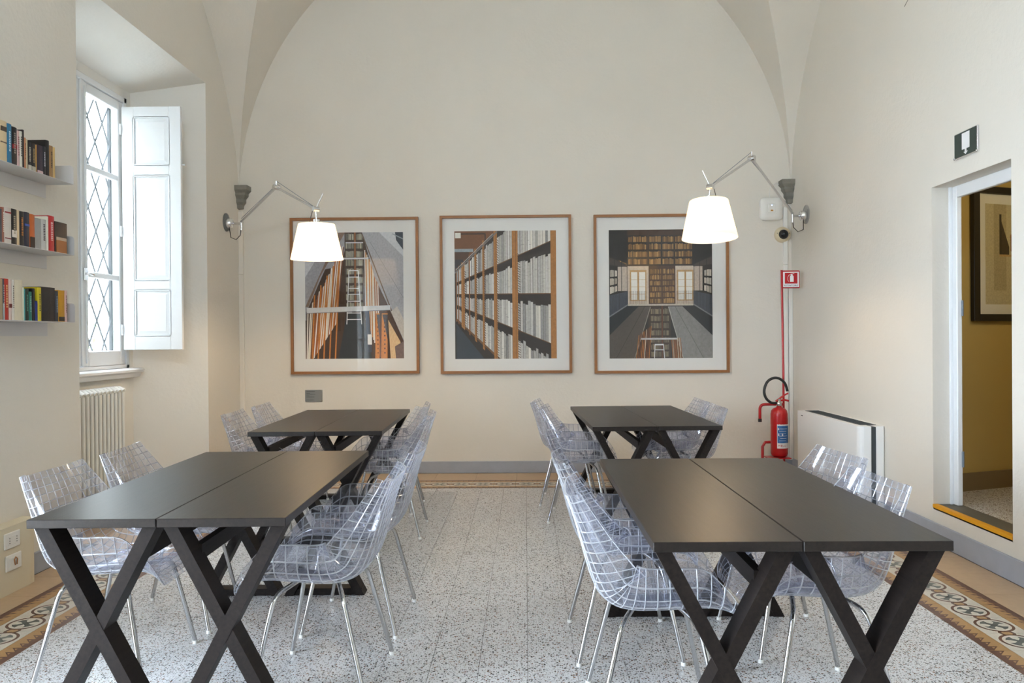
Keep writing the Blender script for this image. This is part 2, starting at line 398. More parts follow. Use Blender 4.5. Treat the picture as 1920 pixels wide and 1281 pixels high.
# ------------------------------------------------------------------ floor of tiles
b = MB(); b.box((-3.42, YR, -.08), (XR, YB, -.0045)); floor = struct(b.build('floor', 'joint'))
TX = [-2.2 + .2 * i for i in range(21)] + [1.96]
GAP = .0011
def tile_mesh(w, d, mat, name='floor_tile'):
    b = MB(); b.box((-w/2 + GAP, -d/2 + GAP, -.006), (w/2 - GAP, d/2 - GAP, 0)); return b.mesh(name, mat)
fm = tile_mesh(.2, .2, 'terrazzo'); fm_cut = tile_mesh(.16, .2, 'terrazzo')
cells = []
for j in range(45):
    y1 = 7.2 - .2 * j
    if y1 - .2 < YR: break
    for i in range(21): cells.append(((TX[i] + TX[i+1]) / 2, y1 - .1, i == 20))
inview = [c for c in cells if c[1] > 3.05 and -.66 < c[0] / c[1] < .62]
inview.sort(key=lambda c: c[1]); near = set(inview[:300])
rest = MB()
for c in cells:
    if c in near:
        o = link('floor_tile', fm_cut if c[2] else fm, floor); o.location = (c[0], c[1], 0)
    else:
        w = .16 if c[2] else .2
        rest.box((c[0] - w/2 + GAP, c[1] - .1 + GAP, -.006), (c[0] + w/2 - GAP, c[1] + .1 - GAP, 0))
tag(rest.build('floor_tile_field', 'terrazzo', floor, fix=False), kind='stuff')
# decorated border: medallion tiles between two triangle bands
CW, CO, CBR, CG = srgb(206, 200, 188), srgb(174, 136, 88), srgb(96, 62, 48), srgb(98, 104, 100)
def circ(cx, cy, r, n=28, a0=0, a1=2 * PI): return [(cx + r * math.cos(a0 + (a1 - a0) * i / n), cy + r * math.sin(a0 + (a1 - a0) * i / n)) for i in range(n)]
def inlay(b, poly, h, col): b.add([(x, y, h * .00008) for x, y in poly], [tuple(range(len(poly)))], col=col)
def medallion_mesh(w=.2, d=.2):
    b = MB(); b.box((-w/2 + GAP, -d/2 + GAP, -.006), (w/2 - GAP, d/2 - GAP, 0), col=CW)
    for sy in (-1, 1):    # half of the small linking disc at each end (runs along y)
        inlay(b, [(x, max(-d/2+GAP, min(d/2-GAP, y))) for x, y in circ(0, sy * d/2, .036)], 1, CBR)
        inlay(b, [(x, max(-d/2+GAP, min(d/2-GAP, y))) for x, y in circ(0, sy * d/2, .022)], 2, CO)
    inlay(b, circ(0, 0, .084), 3, CBR); inlay(b, circ(0, 0, .071), 4, CW)
    for k in range(4):     # four-lobed cross
        a = PI / 4 + k * PI / 2; c, s = math.cos(a), math.sin(a)
        R = lambda x, y: (x * c - y * s, x * s + y * c)
        inlay(b, [R(0, -.010), R(.034, -.012), R(.052, -.026), R(.058, 0), R(.052, .026), R(.034, .012), R(0, .010)], 5, CG)
    return b.mesh('border_tile', 'cement_tile')
def band_mesh(flip, d=.2):
    b = MB(); b.box((-.05 + GAP, -d/2 + GAP, -.006), (.05 - GAP, d/2 - GAP, 0), col=CO)
    s = -1 if flip else 1; lo, hi = -d/2 + GAP, d/2 - GAP
    def rect(x0, x1, h, col): inlay(b, [(s*x0, lo), (s*x1, lo), (s*x1, hi), (s*x0, hi)], h, col)
    rect(.020, .049, 1, CBR)
    for k in range(4):
        y = -d/2 + .05 * k
        inlay(b, [(s * .021, y + .002), (s * .021, y + .048), (s * -.018, y + .046)], 2, CBR)
        inlay(b, [(s * .012, y + .020), (s * .012, y + .036), (s * -.002, y + .036)], 3, CO)
    rect(-.049, -.034, 1, CO)
    return b.mesh('band_tile', 'cement_tile')
med, bandA, bandB = medallion_mesh(), band_mesh(False), band_mesh(True)
def border_run(x, y, rz):
    c, s = math.cos(rz), math.sin(rz)
    for me, dx, nm in ((med, 0, 'border_tile'), (bandA, .15, 'band_tile'), (bandB, -.15, 'band_tile')):
        o = link(nm, me, floor); o.location = (x + dx * c, y + dx * s, 0); o.rotation_euler.z = rz
for k in range(1, 23): border_run(-2.4, 7.2 - .2 * k, 0)
for k in range(0, 22): border_run(2.16, 7.15 - .2 * k, 0)
for k in range(0, 20): border_run(-2.0 + .2 * k, 7.4, PI / 2)
def corner_tile(x0, x1, y0, y1, cx, cy):
    b = MB(); b.box((x0 + GAP, y0 + GAP, -.006), (x1 - GAP, y1 - GAP, 0), col=CO)
    inlay(b, [(cx - .1, cy - .1), (cx + .1, cy - .1), (cx + .1, cy + .1), (cx - .1, cy + .1)], 1, CW)
    inlay(b, circ(cx, cy, .084), 3, CBR); inlay(b, circ(cx, cy, .071), 4, CW); inlay(b, circ(cx, cy, .045), 5, CG)
    b.build('corner_tile', 'cement_tile', floor, fix=False)
corner_tile(-2.6, -2.1, 7.1, 7.6, -2.4, 7.4); corner_tile(1.9, 2.36, 7.25, 7.6, 2.16, 7.4)
def perimeter(x0, x1, y0, y1):
    b = MB(); b.box((x0 + GAP, y0 + GAP, -.006), (x1 - GAP, y1 - GAP, 0)); b.build('perimeter_tile', 'beige_tile', floor, fix=False)
for k in range(14):
    y = 2.8 + .35 * k
    perimeter(2.36, XR - .014, y, min(y + .35, 7.6)); perimeter(XL + .014, -2.6, y, min(y + .35, 7.6))
for k in range(14): perimeter(XL + .014 + .393 * k, XL + .014 + .393 * (k + 1), 7.6, YB - .014)
b = MB(); b.box((-2.84, YR, -.006), (-2.2, 2.8, 0)); b.box((1.96, YR, -.006), (XR - .014, 2.75, 0)); b.box((-3.39, 5.3, -.006), (-2.843, 7.0, 0))
tag(b.build('perimeter_field', 'beige_tile', floor), kind='stuff')
b = MB(); b.box((-14, -14, -.5), (-3.58, 24, -.35)); tag(struct(b.build('ground', 'gravel')))

pbr('facade', (.30, .29, .26, 1), .9, noise=.08, nscale=2)
fb = thing('added_building', 'pale building added outside the shuttered window to block sky light', 'building', (-8.2, 14, -.35))  # added to cut the sky light reaching the shutter
b = MB(); hole_wall(b, lambda u, z: (0, u, z), -10.0, 14, 0, 9, [(-1 + 4 * k, .1 + 4 * k, 1.2 + 4 * j, 3.2 + 4 * j) for k in range(3) for j in range(2)]); b.box((-4, -10.0, 0), (-.25, 14, 9)); b.box((-.24, -10.4, 0), (4.60, -9.5, 7.0)); b.build('building_wall', 'facade', fb, fix=False)  # last box: wing added between the openings as a sky blocker
for k in range(3):
    for j in range(2):
        m = MB(); m.box((-.22, -1 + 4 * k, 1.2 + 4 * j), (-.10, .1 + 4 * k, 3.2 + 4 * j)); m.build('building_shutter', 'iron_grille', fb)
# ------------------------------------------------------------------ windows with shutters, sill, grille
def build_window(idx, n, full=True):
    c = (n[2] + n[3]) / 2
    root = struct(link('window_%d' % idx, None)); root.location = (XW, c, SILL)
    H = WTOP - SILL
    b = MB()
    for s in (-1, 1): b.cbox((-.10, s * WIN_HALF - (.045 if s > 0 else 0), 0), (.0, s * WIN_HALF + (.045 if s < 0 else 0), H), .004)
    b.cbox((-.10, -WIN_HALF, H - .045), (0, WIN_HALF, H), .004); b.cbox((-.10, -WIN_HALF, 0), (.0, WIN_HALF, .03), .004)
    b.build('frame', 'white_paint', root)
    for s in (-1, 1):
        y0, y1 = (.012, WIN_HALF - .047) if s > 0 else (-WIN_HALF + .047, -.012)
        z0, z1 = .032, H - .05
        st = .075; glz0, glz1 = z0 + .12, z1 - .075
        b = MB(); x0, x1 = -.072, -.012
        b.cbox((x0, y0, z0), (x1, y0 + st, z1), .006); b.cbox((x0, y1 - st, z0), (x1, y1, z1), .006)
        b.cbox((x0, y0 + st, z0), (x1, y1 - st, glz0), .006); b.cbox((x0, y0 + st, glz1), (x1, y1 - st, z1), .006)
        cas = b.build('casement', 'white_paint', root)
        gy0, gy1 = y0 + st, y1 - st; hh = glz1 - glz0
        for fr in (.30, .715):
            m = MB(); m.cbox((x0 + .01, gy0, glz0 + hh * fr - .022), (x1 - .008, gy1, glz0 + hh * fr + .022), .005); m.build('glazing_bar', 'white_paint', cas)
        for lo, hi in ((0, .30), (.30, .715), (.715, 1)):
            m = MB(); zl = glz0 + hh * lo + (.022 if lo else 0); zh = glz0 + hh * hi - (.022 if hi < 1 else 0)
            m.quad((-.04, gy0, zl), (-.04, gy1, zl), (-.04, gy1, zh), (-.04, gy0, zh)); m.build('pane', 'window_glass', cas, fix=False)
    # meeting cover strip, bolt rod and handle
    b = MB(); b.cbox((-.012, -.028, .04), (.006, .028, H - .055), .005); b.build('cover_strip', 'white_paint', root)
    b = MB(); b.tube([(.014, .012, .06), (.014, .012, H - .10)], .006, 8); rod = b.build('bolt_rod', 'white_paint', root)
    b = MB(); b.cbox((.006, -.018, .70), (.020, .034, .80), .004); b.tube([(.02, .012, .755), (.045, .012, .755), (.05, .05, .75)], [.008, .008, .011], 8)
    b.build('handle', 'alu', rod)
    # moulded sill
    b = MB(); b.prism([(-.02, -.0), (.10, 0), (.112, -.012), (.112, -.03), (.085, -.045), (.07, -.075), (.0, -.085), (-.02, -.085)], -.745, .745, axis='z')
    me_v = [(v[0], v[2], v[1]) for v in b.v]; b.v = me_v
    b.build('sill', 'white_paint', root)
    # inner shutters, swung open 90 degrees against the reveals
    for s in (-1, 1):
        t = .034; Hs = 2.05; W = .50; z0 = .155; ys = s * (WIN_HALF - .10)
        sh = MB(); fx = .012
        rails = [0, .118, .118 + .385, .118 + .385 + .085, .118 + .385 + .085 + .88, .118 + .385 + .085 + .88 + .09, Hs - .09, Hs]
        stl = .10
        sh.cbox((fx, -t/2, z0), (fx + stl, t/2, z0 + Hs), .003); sh.cbox((fx + W - stl, -t/2, z0), (fx + W, t/2, z0 + Hs), .003)
        for a, b_ in ((0, 1), (2, 3), (4, 5), (6, 7)): sh.cbox((fx + stl, -t/2, z0 + rails[a]), (fx + W - stl, t/2, z0 + rails[b_]), .003)
        so = sh.build('shutter', 'white_paint', root); so.location = (0, ys, 0)
        if s < 0: so.location = (.01, -WIN_HALF - .015, 0); so.rotation_euler.z = -.475
        for a, b_ in ((1, 2), (3, 4), (5, 6)):
            p = MB(); xa, xb, za, zb = fx + stl, fx + W - stl, z0 + rails[a], z0 + rails[b_]; e = .04
            p.add([(xa, -.004, za), (xb, -.004, za), (xb, -.004, zb), (xa, -.004, zb), (xa+e, -.013, za+e), (xb-e, -.013, za+e), (xb-e, -.013, zb-e), (xa+e, -.013, zb-e),
                   (xa, .004, za), (xb, .004, za), (xb, .004, zb), (xa, .004, zb), (xa+e, .013, za+e), (xb-e, .013, za+e), (xb-e, .013, zb-e), (xa+e, .013, zb-e)],
                  [(4,5,6,7),(0,1,5,4),(1,2,6,5),(2,3,7,6),(3,0,4,7),(15,14,13,12),(12,13,9,8),(13,14,10,9),(14,15,11,10),(15,12,8,11)])
            # raised beads round the panel
            for q0, q1 in (((xa, za), (xb, za)), ((xa, zb), (xb, zb)), ((xa, za), (xa, zb)), ((xb, za), (xb, zb))):
                for yy in (-.013, .013): p.bar((q0[0], yy, q0[1]), (q1[0], yy, q1[1]), .014, .008)
            p.build('panel', 'white_paint', so)
        for zz in (.17, 1.0, 1.86):
            h = MB(); h.tube([(fx - .006, -s * .022, z0 + zz - .045), (fx - .006, -s * .022, z0 + zz + .045)], .009, 8); h.build('hinge', 'white_paint', so)
        h = MB(); h.tube([(fx + W, 0, z0 + 1.56), (fx + W + .028, 0, z0 + 1.56)], .007, 8); h.build('catch', 'white_paint', so)
    return root
for i, n in enumerate(NICHE): build_window(i + 1, n)
fwd = struct(link('window_2', None)); fwd.location = (-3.22, FW[0], FW[2]); fl, fh = FW[1] - FW[0], FW[3] - FW[2]  # added glazed door, sized to brighten the room from the left
b = MB()
for y in (0, fl - .06): b.cbox((-.05, y, 0), (.05, y + .06, fh), .004)
b.cbox((-.05, .06, fh - .06), (.05, fl - .06, fh), .004); b.build('frame', 'white_paint', fwd)
lw_ = (fl - .12) / 4
for k in range(4):
    y0, y1 = .06 + lw_ * k + .003, .06 + lw_ * (k + 1) - .003; b = MB()
    b.cbox((-.03, y0, .01), (.03, y0 + .07, fh - .065), .004); b.cbox((-.03, y1 - .07, .01), (.03, y1, fh - .065), .004)
    for z0, z1 in ((.01, .2), (1.28, 1.33), (1.98, 2.03), (fh - .15, fh - .065)): b.cbox((-.03, y0 + .07, z0), (.03, y1 - .07, z1), .004)
    lf = b.build('leaf', 'white_paint', fwd)
    for z0, z1 in ((.2, 1.28), (1.33, 1.98), (2.03, fh - .15)):
        m = MB(); m.quad((0, y0 + .07, z0), (0, y1 - .07, z0), (0, y1 - .07, z1), (0, y0 + .07, z1)); m.build('pane', 'window_glass', lf, fix=False)
def grille(n, label):
    c = (n[2] + n[3]) / 2; g = thing('window_grille', label, 'grille', (-3.55, c, SILL + .01))
    W, H, st = 2 * WIN_HALF - .02, WTOP - SILL - .02, .30
    b = MB()
    for y in (-W/2, W/2): b.box((-.01, y - .012, 0), (.01, y + .012, H))
    for z in (.012, H - .012): b.box((-.01, -W/2, z - .012), (.01, W/2, z + .012))
    b.build('grille_frame', 'window_iron', g)
    k = 1.6     # rise of the diagonals
    for sgn in (-1, 1):
        off = -W - H
        while off < W + H:
            # line z = k*sgn*(y) + off, clipped to the rectangle
            pts = []
            for y in (-W/2, W/2):
                z = k * sgn * y + off
                if 0 <= z <= H: pts.append((y, z))
            for z in (0, H):
                y = (z - off) / (k * sgn)
                if -W/2 < y < W/2: pts.append((y, z))
            if len(pts) >= 2:
                q = MB(); q.bar((sgn * .004, *pts[0]), (sgn * .004, *pts[1]), .014, .008, ref=(1, 0, 0)); q.build('grille_bar', 'window_iron', g)
            off += .37
    return g
grille(NICHE[0], 'diagonal iron lattice grille outside the tall shuttered window')

# radiator under the window
rad = thing('radiator', 'white column radiator standing in the alcove under the shuttered window', 'radiator', (-3.27, 5.62, 0))
sec = MB()
for dx in (-.05, .05): sec.tube([(dx, 0, .13), (dx, 0, .94)], .014, 10)
sec.tube([(-.05, 0, .945), (-.02, 0, .968), (.02, 0, .968), (.05, 0, .945)], .021, 10); sec.tube([(-.05, 0, .125), (.05, 0, .125)], .021, 10)
sm = sec.mesh('column', 'radiator_white')
for k in range(14):
    o = link('column', sm, rad); o.location = (0, k * .058, 0)
for z in (.945, .13):
    b = MB(); b.tube([(0, -.02, z), (0, 13 * .058 + .04, z)], .017, 10); b.build('header_pipe', 'radiator_white', rad)
b = MB(); b.tube([(0, 13 * .058 + .045, .95), (.0, 13 * .058 + .105, .95)], [.024, .021], 12); b.build('valve_knob', 'radiator_white', rad)
for y in (.02, 13 * .058 - .02):
    b = MB(); b.box((-.05, y - .012, 0), (.05, y + .012, .12)); b.build('foot', 'radiator_white', rad)

# ------------------------------------------------------------------ doorway and the corridor behind it
d = struct(link('door_1', None)); d.location = (XR, (DY0 + DY1) / 2, DZ0); hw = (DY1 - DY0) / 2; dh = DZ1 - DZ0
b = MB()
b.cbox((.125, hw - .062, 0), (.160, hw, dh), .005); b.cbox((.125, -hw, 0), (.160, -hw + .062, dh), .005); b.build('door_jamb', 'white_paint', d)
b = MB(); b.cbox((.125, -hw + .062, dh - .075), (.160, hw - .062, dh), .005); b.build('door_head', 'white_paint', d)
b = MB(); b.cbox((.160, hw - .028, .01), (.172, hw - .004, dh - .05), .003); b.cbox((.105, hw - .016, 0), (.125, hw, dh), .003); b.build('door_stop', 'white_paint', d)
for z in (1.22, .25):
    b = MB(); b.tube([(.158, hw - .066, z), (.158, hw - .066, z + .10)], .008, 8); b.build('door_hinge', 'iron_grille', d)
b = MB(); b.box((.0, -hw, -.03), (.172, hw, .0)); b.build('threshold', 'threshold_stone', d)
b = MB(); b.box((-.004, -hw, -.02), (.030, hw, .0025)); b.build('warning_strip', 'yellow_tape', d)
# corridor shell
P0, P1 = Vector((2.80, 5.615, 0)), Vector((5.2, 6.55, 0))
dirw = (P1 - P0).normalized(); nrm = Vector((dirw.y, -dirw.x, 0))
b = MB(); b.quad((P0.x, P0.y, 0), (P1.x, P1.y, 0), (P1.x, P1.y, 3), (P0.x, P0.y, 3)); struct(b.build('wall_corridor', 'corridor_wall', fix=False))
b = MB(); b.quad((5.2, 2.2, 0), (5.2, 6.6, 0), (5.2, 6.6, 3), (5.2, 2.2, 3)); b.quad((2.8, 2.2, 0), (5.2, 2.2, 0), (5.2, 2.2, 3), (2.8, 2.2, 3)); struct(b.build('wall_corridor_end', 'corridor_wall', fix=False))
b = MB(); b.box((2.81, 2.2, 2.75), (5.3, 6.7, 2.85)); struct(b.build('ceiling_corridor', 'corridor_wall'))
b = MB(); b.box((XR + .17, 2.2, DZ0 - .08), (5.3, 6.7, DZ0 - .004)); struct(b.build('floor_corridor', 'terrazzo'))
b = MB(); p = P0 + nrm * .012
b.bar((p.x, p.y, DZ0 + .058), (P1.x + nrm.x * .012, P1.y + nrm.y * .012, DZ0 + .058), .124, .02, ref=nrm); struct(b.build('baseboard_corridor', 'corridor_base'))
lamp = thing('added_ceiling_lamp', 'round ceiling lamp added out of view to light the yellow corridor', 'lamp', (3.9, 4.6, 2.75))  # invented fixture, put in because the corridor needs light
b = MB(); b.lathe([(.0, -.10), (.10, -.085), (.16, -.03), (.16, 0)], 24); b.build('lamp_bowl', 'plastic_white', lamp)
ll = bpy.data.lights.new('corridor_light', 'POINT'); ll.energy = 16; ll.color = (1, .86, .52); ll.shadow_soft_size = .08
lo = link('corridor_light', ll, lamp); lo.location = (0, 0, -.2)

# ------------------------------------------------------------------ stone corbels and corner trunking
def corbel(x, s, label):
    c = thing('stone_corbel', label, 'corbel', (x, YB, 2.63), 0, 'stone corbels under the vault')
    b = MB(); pts = [(.0, .02), (.05, .025), (.055, .06), (.075, .085), (.075, .12), (.10, .15), (.10, .175), (.125, .20), (.125, .245)]
    vs = []
    for w, z in pts: vs += [(0, 0, z), (s * w, 0, z), (s * w, -w, z), (0, -w, z)]
    n = len(pts)
    b.add(vs, [(i*4+j, i*4+(j+1)%4, i*4+4+(j+1)%4, i*4+4+j) for i in range(n-1) for j in range(4)] + [(3,2,1,0), (n*4-4, n*4-3, n*4-2, n*4-1)])
    b.build('bracket', 'stone_grey', c); return c
corbel(XL, 1, 'rough grey stone corbel in the corner beside the window alcove')
corbel(XR, -1, 'rough grey stone corbel in the corner above the fire extinguisher')
def trunk(name, x0, x1, y0, z0, z1, joints, label, mat='plastic_white'):
    t = thing(name, label, 'trunking', ((x0 + x1) / 2, YB, 0)); zs = [z0] + joints + [z1]; w = (x1 - x0) / 2
    for i in range(len(zs) - 1):
        b = MB(); b.cbox((-w, -y0, zs[i] + .001), (w, 0, zs[i+1] - .001), .004); b.build('trunk_length', mat, t)
    return t
trunk('cable_trunking', XL + .0, XL + .048, .03, .125, 2.63, [2.0], 'cream cable trunking running down the corner beside the window', 'plaster')
trunk('cable_trunking', XR - .085, XR - .045, .03, .12, 2.62, [2.05], 'slim white trunking beside the red extinguisher pole in the corner')
trunk('cable_trunking', XR - .040, XR - .002, .045, .12, 1.95, [], 'wider white trunking in the corner next to the fan coil unit')

# ------------------------------------------------------------------ framed photographs
def lerp(a, b, t): return a + (b - a) * t
class Print:
    """flat photographic print drawn as coloured polygons; coordinates are in the print's own units"""
    def __init__(s, u0, v0, u1, v1): s.b = MB(); s.r = (u0, v0, u1, v1); s.h = 0
    def poly(s, pts, col):
        u0, v0, u1, v1 = s.r; s.h += 1
        cl = s.clip(pts)
        if len(cl) < 3: return
        vs = [((u - u0) / (u1 - u0), -s.h * 1.5e-6, 1 - (v - v0) / (v1 - v0)) for u, v in cl]
        s.b.add(vs, [tuple(range(len(vs)))], col=srgb(*col))
    def clip(s, pts):
        u0, v0, u1, v1 = s.r
        for ax, lim, sg in ((0, u0, 1), (0, u1, -1), (1, v0, 1), (1, v1, -1)):
            out = []
            for i in range(len(pts)):
                a, b = pts[i], pts[(i + 1) % len(pts)]; ia, ib = (a[ax] - lim) * sg >= 0, (b[ax] - lim) * sg >= 0
                if ia: out.append(a)
                if ia != ib:
                    t = (lim - a[ax]) / (b[ax] - a[ax]); q = [lerp(a[0], b[0], t), lerp(a[1], b[1], t)]; q[ax] = lim; out.append(tuple(q))
            pts = out
            if not pts: return []
        return pts
    def rect(s, a, b, c, d, col): s.poly([(a, b), (c, b), (c, d), (a, d)], col)
    def line(s, p, q, w, col):
        dx, dy = q[0] - p[0], q[1] - p[1]; l = math.hypot(dx, dy); nx, ny = -dy / l * w / 2, dx / l * w / 2
        s.poly([(p[0]+nx, p[1]+ny), (q[0]+nx, q[1]+ny), (q[0]-nx, q[1]-ny), (p[0]-nx, p[1]-ny)], col)
    def books(s, tl, tr, br, bl, n, cols, jit=.15, gap=.12):
        for i in range(n):
            t0, t1 = i / n, (i + 1 - gap * rnd.random()) / n; k = jit * rnd.random()
            L = lambda A, B, t: (lerp(A[0], B[0], t), lerp(A[1], B[1], t))
            a, b, c, d = L(tl, tr, t0), L(tl, tr, t1), L(bl, br, t1), L(bl, br, t0)
            c0 = rnd.choice(cols); f = rnd.uniform(.8, 1.1)
            s.poly([L(a, d, k), L(b, c, k), c, d], tuple(min(255, x * f) for x in c0))
def print_aisle():      # aisle between shelves with a step ladder
    p = Print(572, 437, 757, 672)
    p.rect(572, 437, 757, 672, (58, 48, 44))
    p.rect(572, 437, 660, 600, (158, 158, 166)); p.poly([(572, 437), (625, 437), (572, 520)], (196, 198, 204))
    p.poly([(636, 437), (648, 437), (600, 520), (578, 575), (572, 575)], (128, 106, 92))
    # far wall of books
    p.rect(647, 437, 682, 582, (64, 48, 38))
    for r in range(9):
        y = 439 + r * 16
        p.books((649, y), (664, y), (664, y + 12), (649, y + 12), 6, [(172, 166, 148), (150, 146, 134), (120, 118, 108)]); p.books((669, y), (681, y), (681, y + 12), (669, y + 12), 5, [(172, 166, 148), (140, 136, 122)])
    p.rect(665, 437, 668, 580, (150, 96, 56))
    # left bank of shelving fanning towards the viewer
    p.poly([(640, 500), (647, 470), (650, 600), (632, 672), (572, 672), (574, 585), (610, 505)], (66, 42, 28))
    pal = [(226, 218, 202), (196, 128, 60), (232, 226, 216), (160, 90, 40), (120, 70, 36), (240, 234, 226)]
    for k in range(26):
        t = k / 26; x0 = lerp(576, 646, t ** .8); x1 = lerp(573, 632, t); yt = lerp(580, 455, t ** .9) + rnd.uniform(0, 6)
        p.poly([(x0, yt), (x0 + 2.2, yt - 2), (x1 + 2.4, lerp(690, 600, t)), (x1, lerp(692, 604, t))], rnd.choice(pal))
    for k in range(5):
        t = k / 5 + .08; p.line((lerp(585, 645, t), lerp(560, 470, t)), (lerp(580, 634, t), 680), 2.6, (196, 120, 48))
    # right bank
    p.poly([(682, 450), (700, 520), (735, 580), (757, 640), (757, 672), (697, 672), (684, 600)], (74, 48, 34))
    for k in range(14):
        t = k / 14; x = lerp(684, 712, t); p.poly([(x, 470 + 60 * t), (x + 1.7, 470 + 60 * t), (x + 3.4, 600 + 75 * t), (x + 1.2, 600 + 75 * t)], rnd.choice(pal))
    # grey shelf-top receding on the right
    p.poly([(680, 437), (712, 437), (757, 482), (757, 640), (733, 585), (703, 520)], (172, 174, 182)); p.poly([(712, 437), (742, 437), (757, 452), (757, 482)], (206, 210, 216))
    p.poly([(742, 437), (757, 437), (757, 470), (744, 452)], (54, 64, 78)); p.line((737, 440), (757, 450), 2, (150, 160, 170))
    p.line((680, 440), (735, 585), 2.2, (110, 92, 80)); p.line((695, 455), (757, 560), .8, (130, 132, 140))
    # floor, ladder, beams
    p.poly([(650, 588), (678, 588), (697, 672), (634, 672)], (36, 42, 48)); p.poly([(684, 580), (692, 580), (697, 660), (690, 660)], (60, 66, 84))
    for x, w in ((705, 7), (716, 11)):
        p.poly([(x, 588), (x + w, 588), (x + w - 1, 672), (x - 2, 672)], (206, 130, 56)); p.poly([(x + 1, 590), (x + w, 590), (x + w, 640)], (78, 76, 80))
        for q in range(9): p.rect(x + w * .35, 596 + q * 8, x + w * .6, 599 + q * 8, (90, 50, 24))
    p.poly([(728, 600), (750, 640), (757, 672), (732, 672)], (224, 190, 146)); p.poly([(740, 650), (757, 640), (757, 672), (742, 672)], (120, 100, 96))
    p.poly([(733, 585), (757, 637), (757, 600), (745, 575)], (196, 190, 184))
    W = (232, 234, 236)
    p.line((655, 507), (650, 608), 1.6, W); p.line((672, 507), (678, 608), 1.6, W)
    for y in (508, 520, 541, 552, 565, 587, 599): t = (y - 507) / 101; p.line((lerp(655, 650, t), y), (lerp(672, 678, t), y), 1.6, W)
    p.rect(643, 484, 692, 487, (214, 216, 220)); p.rect(649, 455, 682, 457, (206, 208, 212))
    p.poly([(575, 577), (732, 573), (732, 582), (575, 587)], (222, 224, 228)); p.line((575, 587), (732, 582), 1, (120, 122, 130))
    p.rect(689, 627, 697, 646, (236, 236, 236))
    return p.b
def print_shelves():    # long receding wall of paper bundles on wooden shelving
    p = Print(197, 207, 915, 1100)
    p.rect(197, 207, 915, 1100, (40, 30, 26))
    p.poly([(197, 207), (500, 207), (197, 500)], (116, 74, 46)); p.rect(197, 330, 330, 352, (150, 160, 168)); p.rect(197, 352, 300, 405, (84, 58, 44)); p.rect(197, 405, 260, 500, (60, 56, 60))
    p.rect(202, 218, 242, 256, (230, 228, 220)); p.line((242, 226), (415, 226), 8, (46, 34, 30)); p.line((415, 226), (415, 290), 8, (46, 34, 30))
    p.poly([(205, 850), (400, 1100), (205, 1100)], (52, 60, 70))
    c = lambda k, x: 650 + k * (x - 24)
    ups = [(205, 212), (222, 228), (244, 268), (297, 306), (338, 352), (394, 408), (474, 498), (604, 644), (876, 916)]
    pal = [(206, 202, 196), (190, 186, 182), (222, 220, 216), (172, 170, 168), (214, 210, 202)]
    for i in range(len(ups) - 1):
        x0, x1 = ups[i][1], ups[i+1][0]
        for k0, k1 in ((-.95, -.43), (-.43, 0.0), (0.0, .41), (.41, .92)):
            top = lerp(k0, k1, .16); n = max(3, int((x1 - x0) / 22) + 3)
            p.poly([(x0, c(k0, x0)), (x1, c(k0, x1)), (x1, c(k1, x1)), (x0, c(k1, x0))], (44, 34, 30))
            p.books((x0, c(top, x0)), (x1, c(top, x1)), (x1, c(k1, x1) - 6), (x0, c(k1, x0) - 6), n, pal, .14, .16)
            p.poly([(x0, c(k1, x0) - 6), (x1, c(k1, x1) - 6), (x1, c(k1, x1) + 14), (x0, c(k1, x0) + 9)], (112, 78, 46))
            for q in range(n): 
                x = lerp(x0, x1, rnd.random()); y = lerp(c(top, x), c(k1, x), rnd.uniform(.25, .9)); p.line((x, y), (min(x1, x + 14), y + 1), 2, (140, 136, 134))
    p.poly([(205, 850), (405, 1100), (205, 1100)], (52, 60, 70))
    for a, b_ in ups:
        w = b_ - a; yb = min(1100, c(1.02, a)); yt = c(-1.02, a)
        p.poly([(a, yt), (b_, yt), (b_, yb + w), (a, yb)], (172, 116, 58) if w > 12 else (136, 86, 46))
        if w > 13 and a < 860:
            yy = max(207, yt) + (160 if w > 30 else 60)
            while yy < yb: p.line((b_ - 2, yy), (b_ + w * .45, yy + 12), 4, (70, 40, 22)); yy += 17
            p.line((b_ - w * .35, yt), (b_ - w * .35, yb), 3, (120, 74, 34))
    p.line((197, 500), (500, 212), 9, (120, 112, 110)); p.line((205, 478), (470, 226), 4, (190, 186, 184))
    return p.b
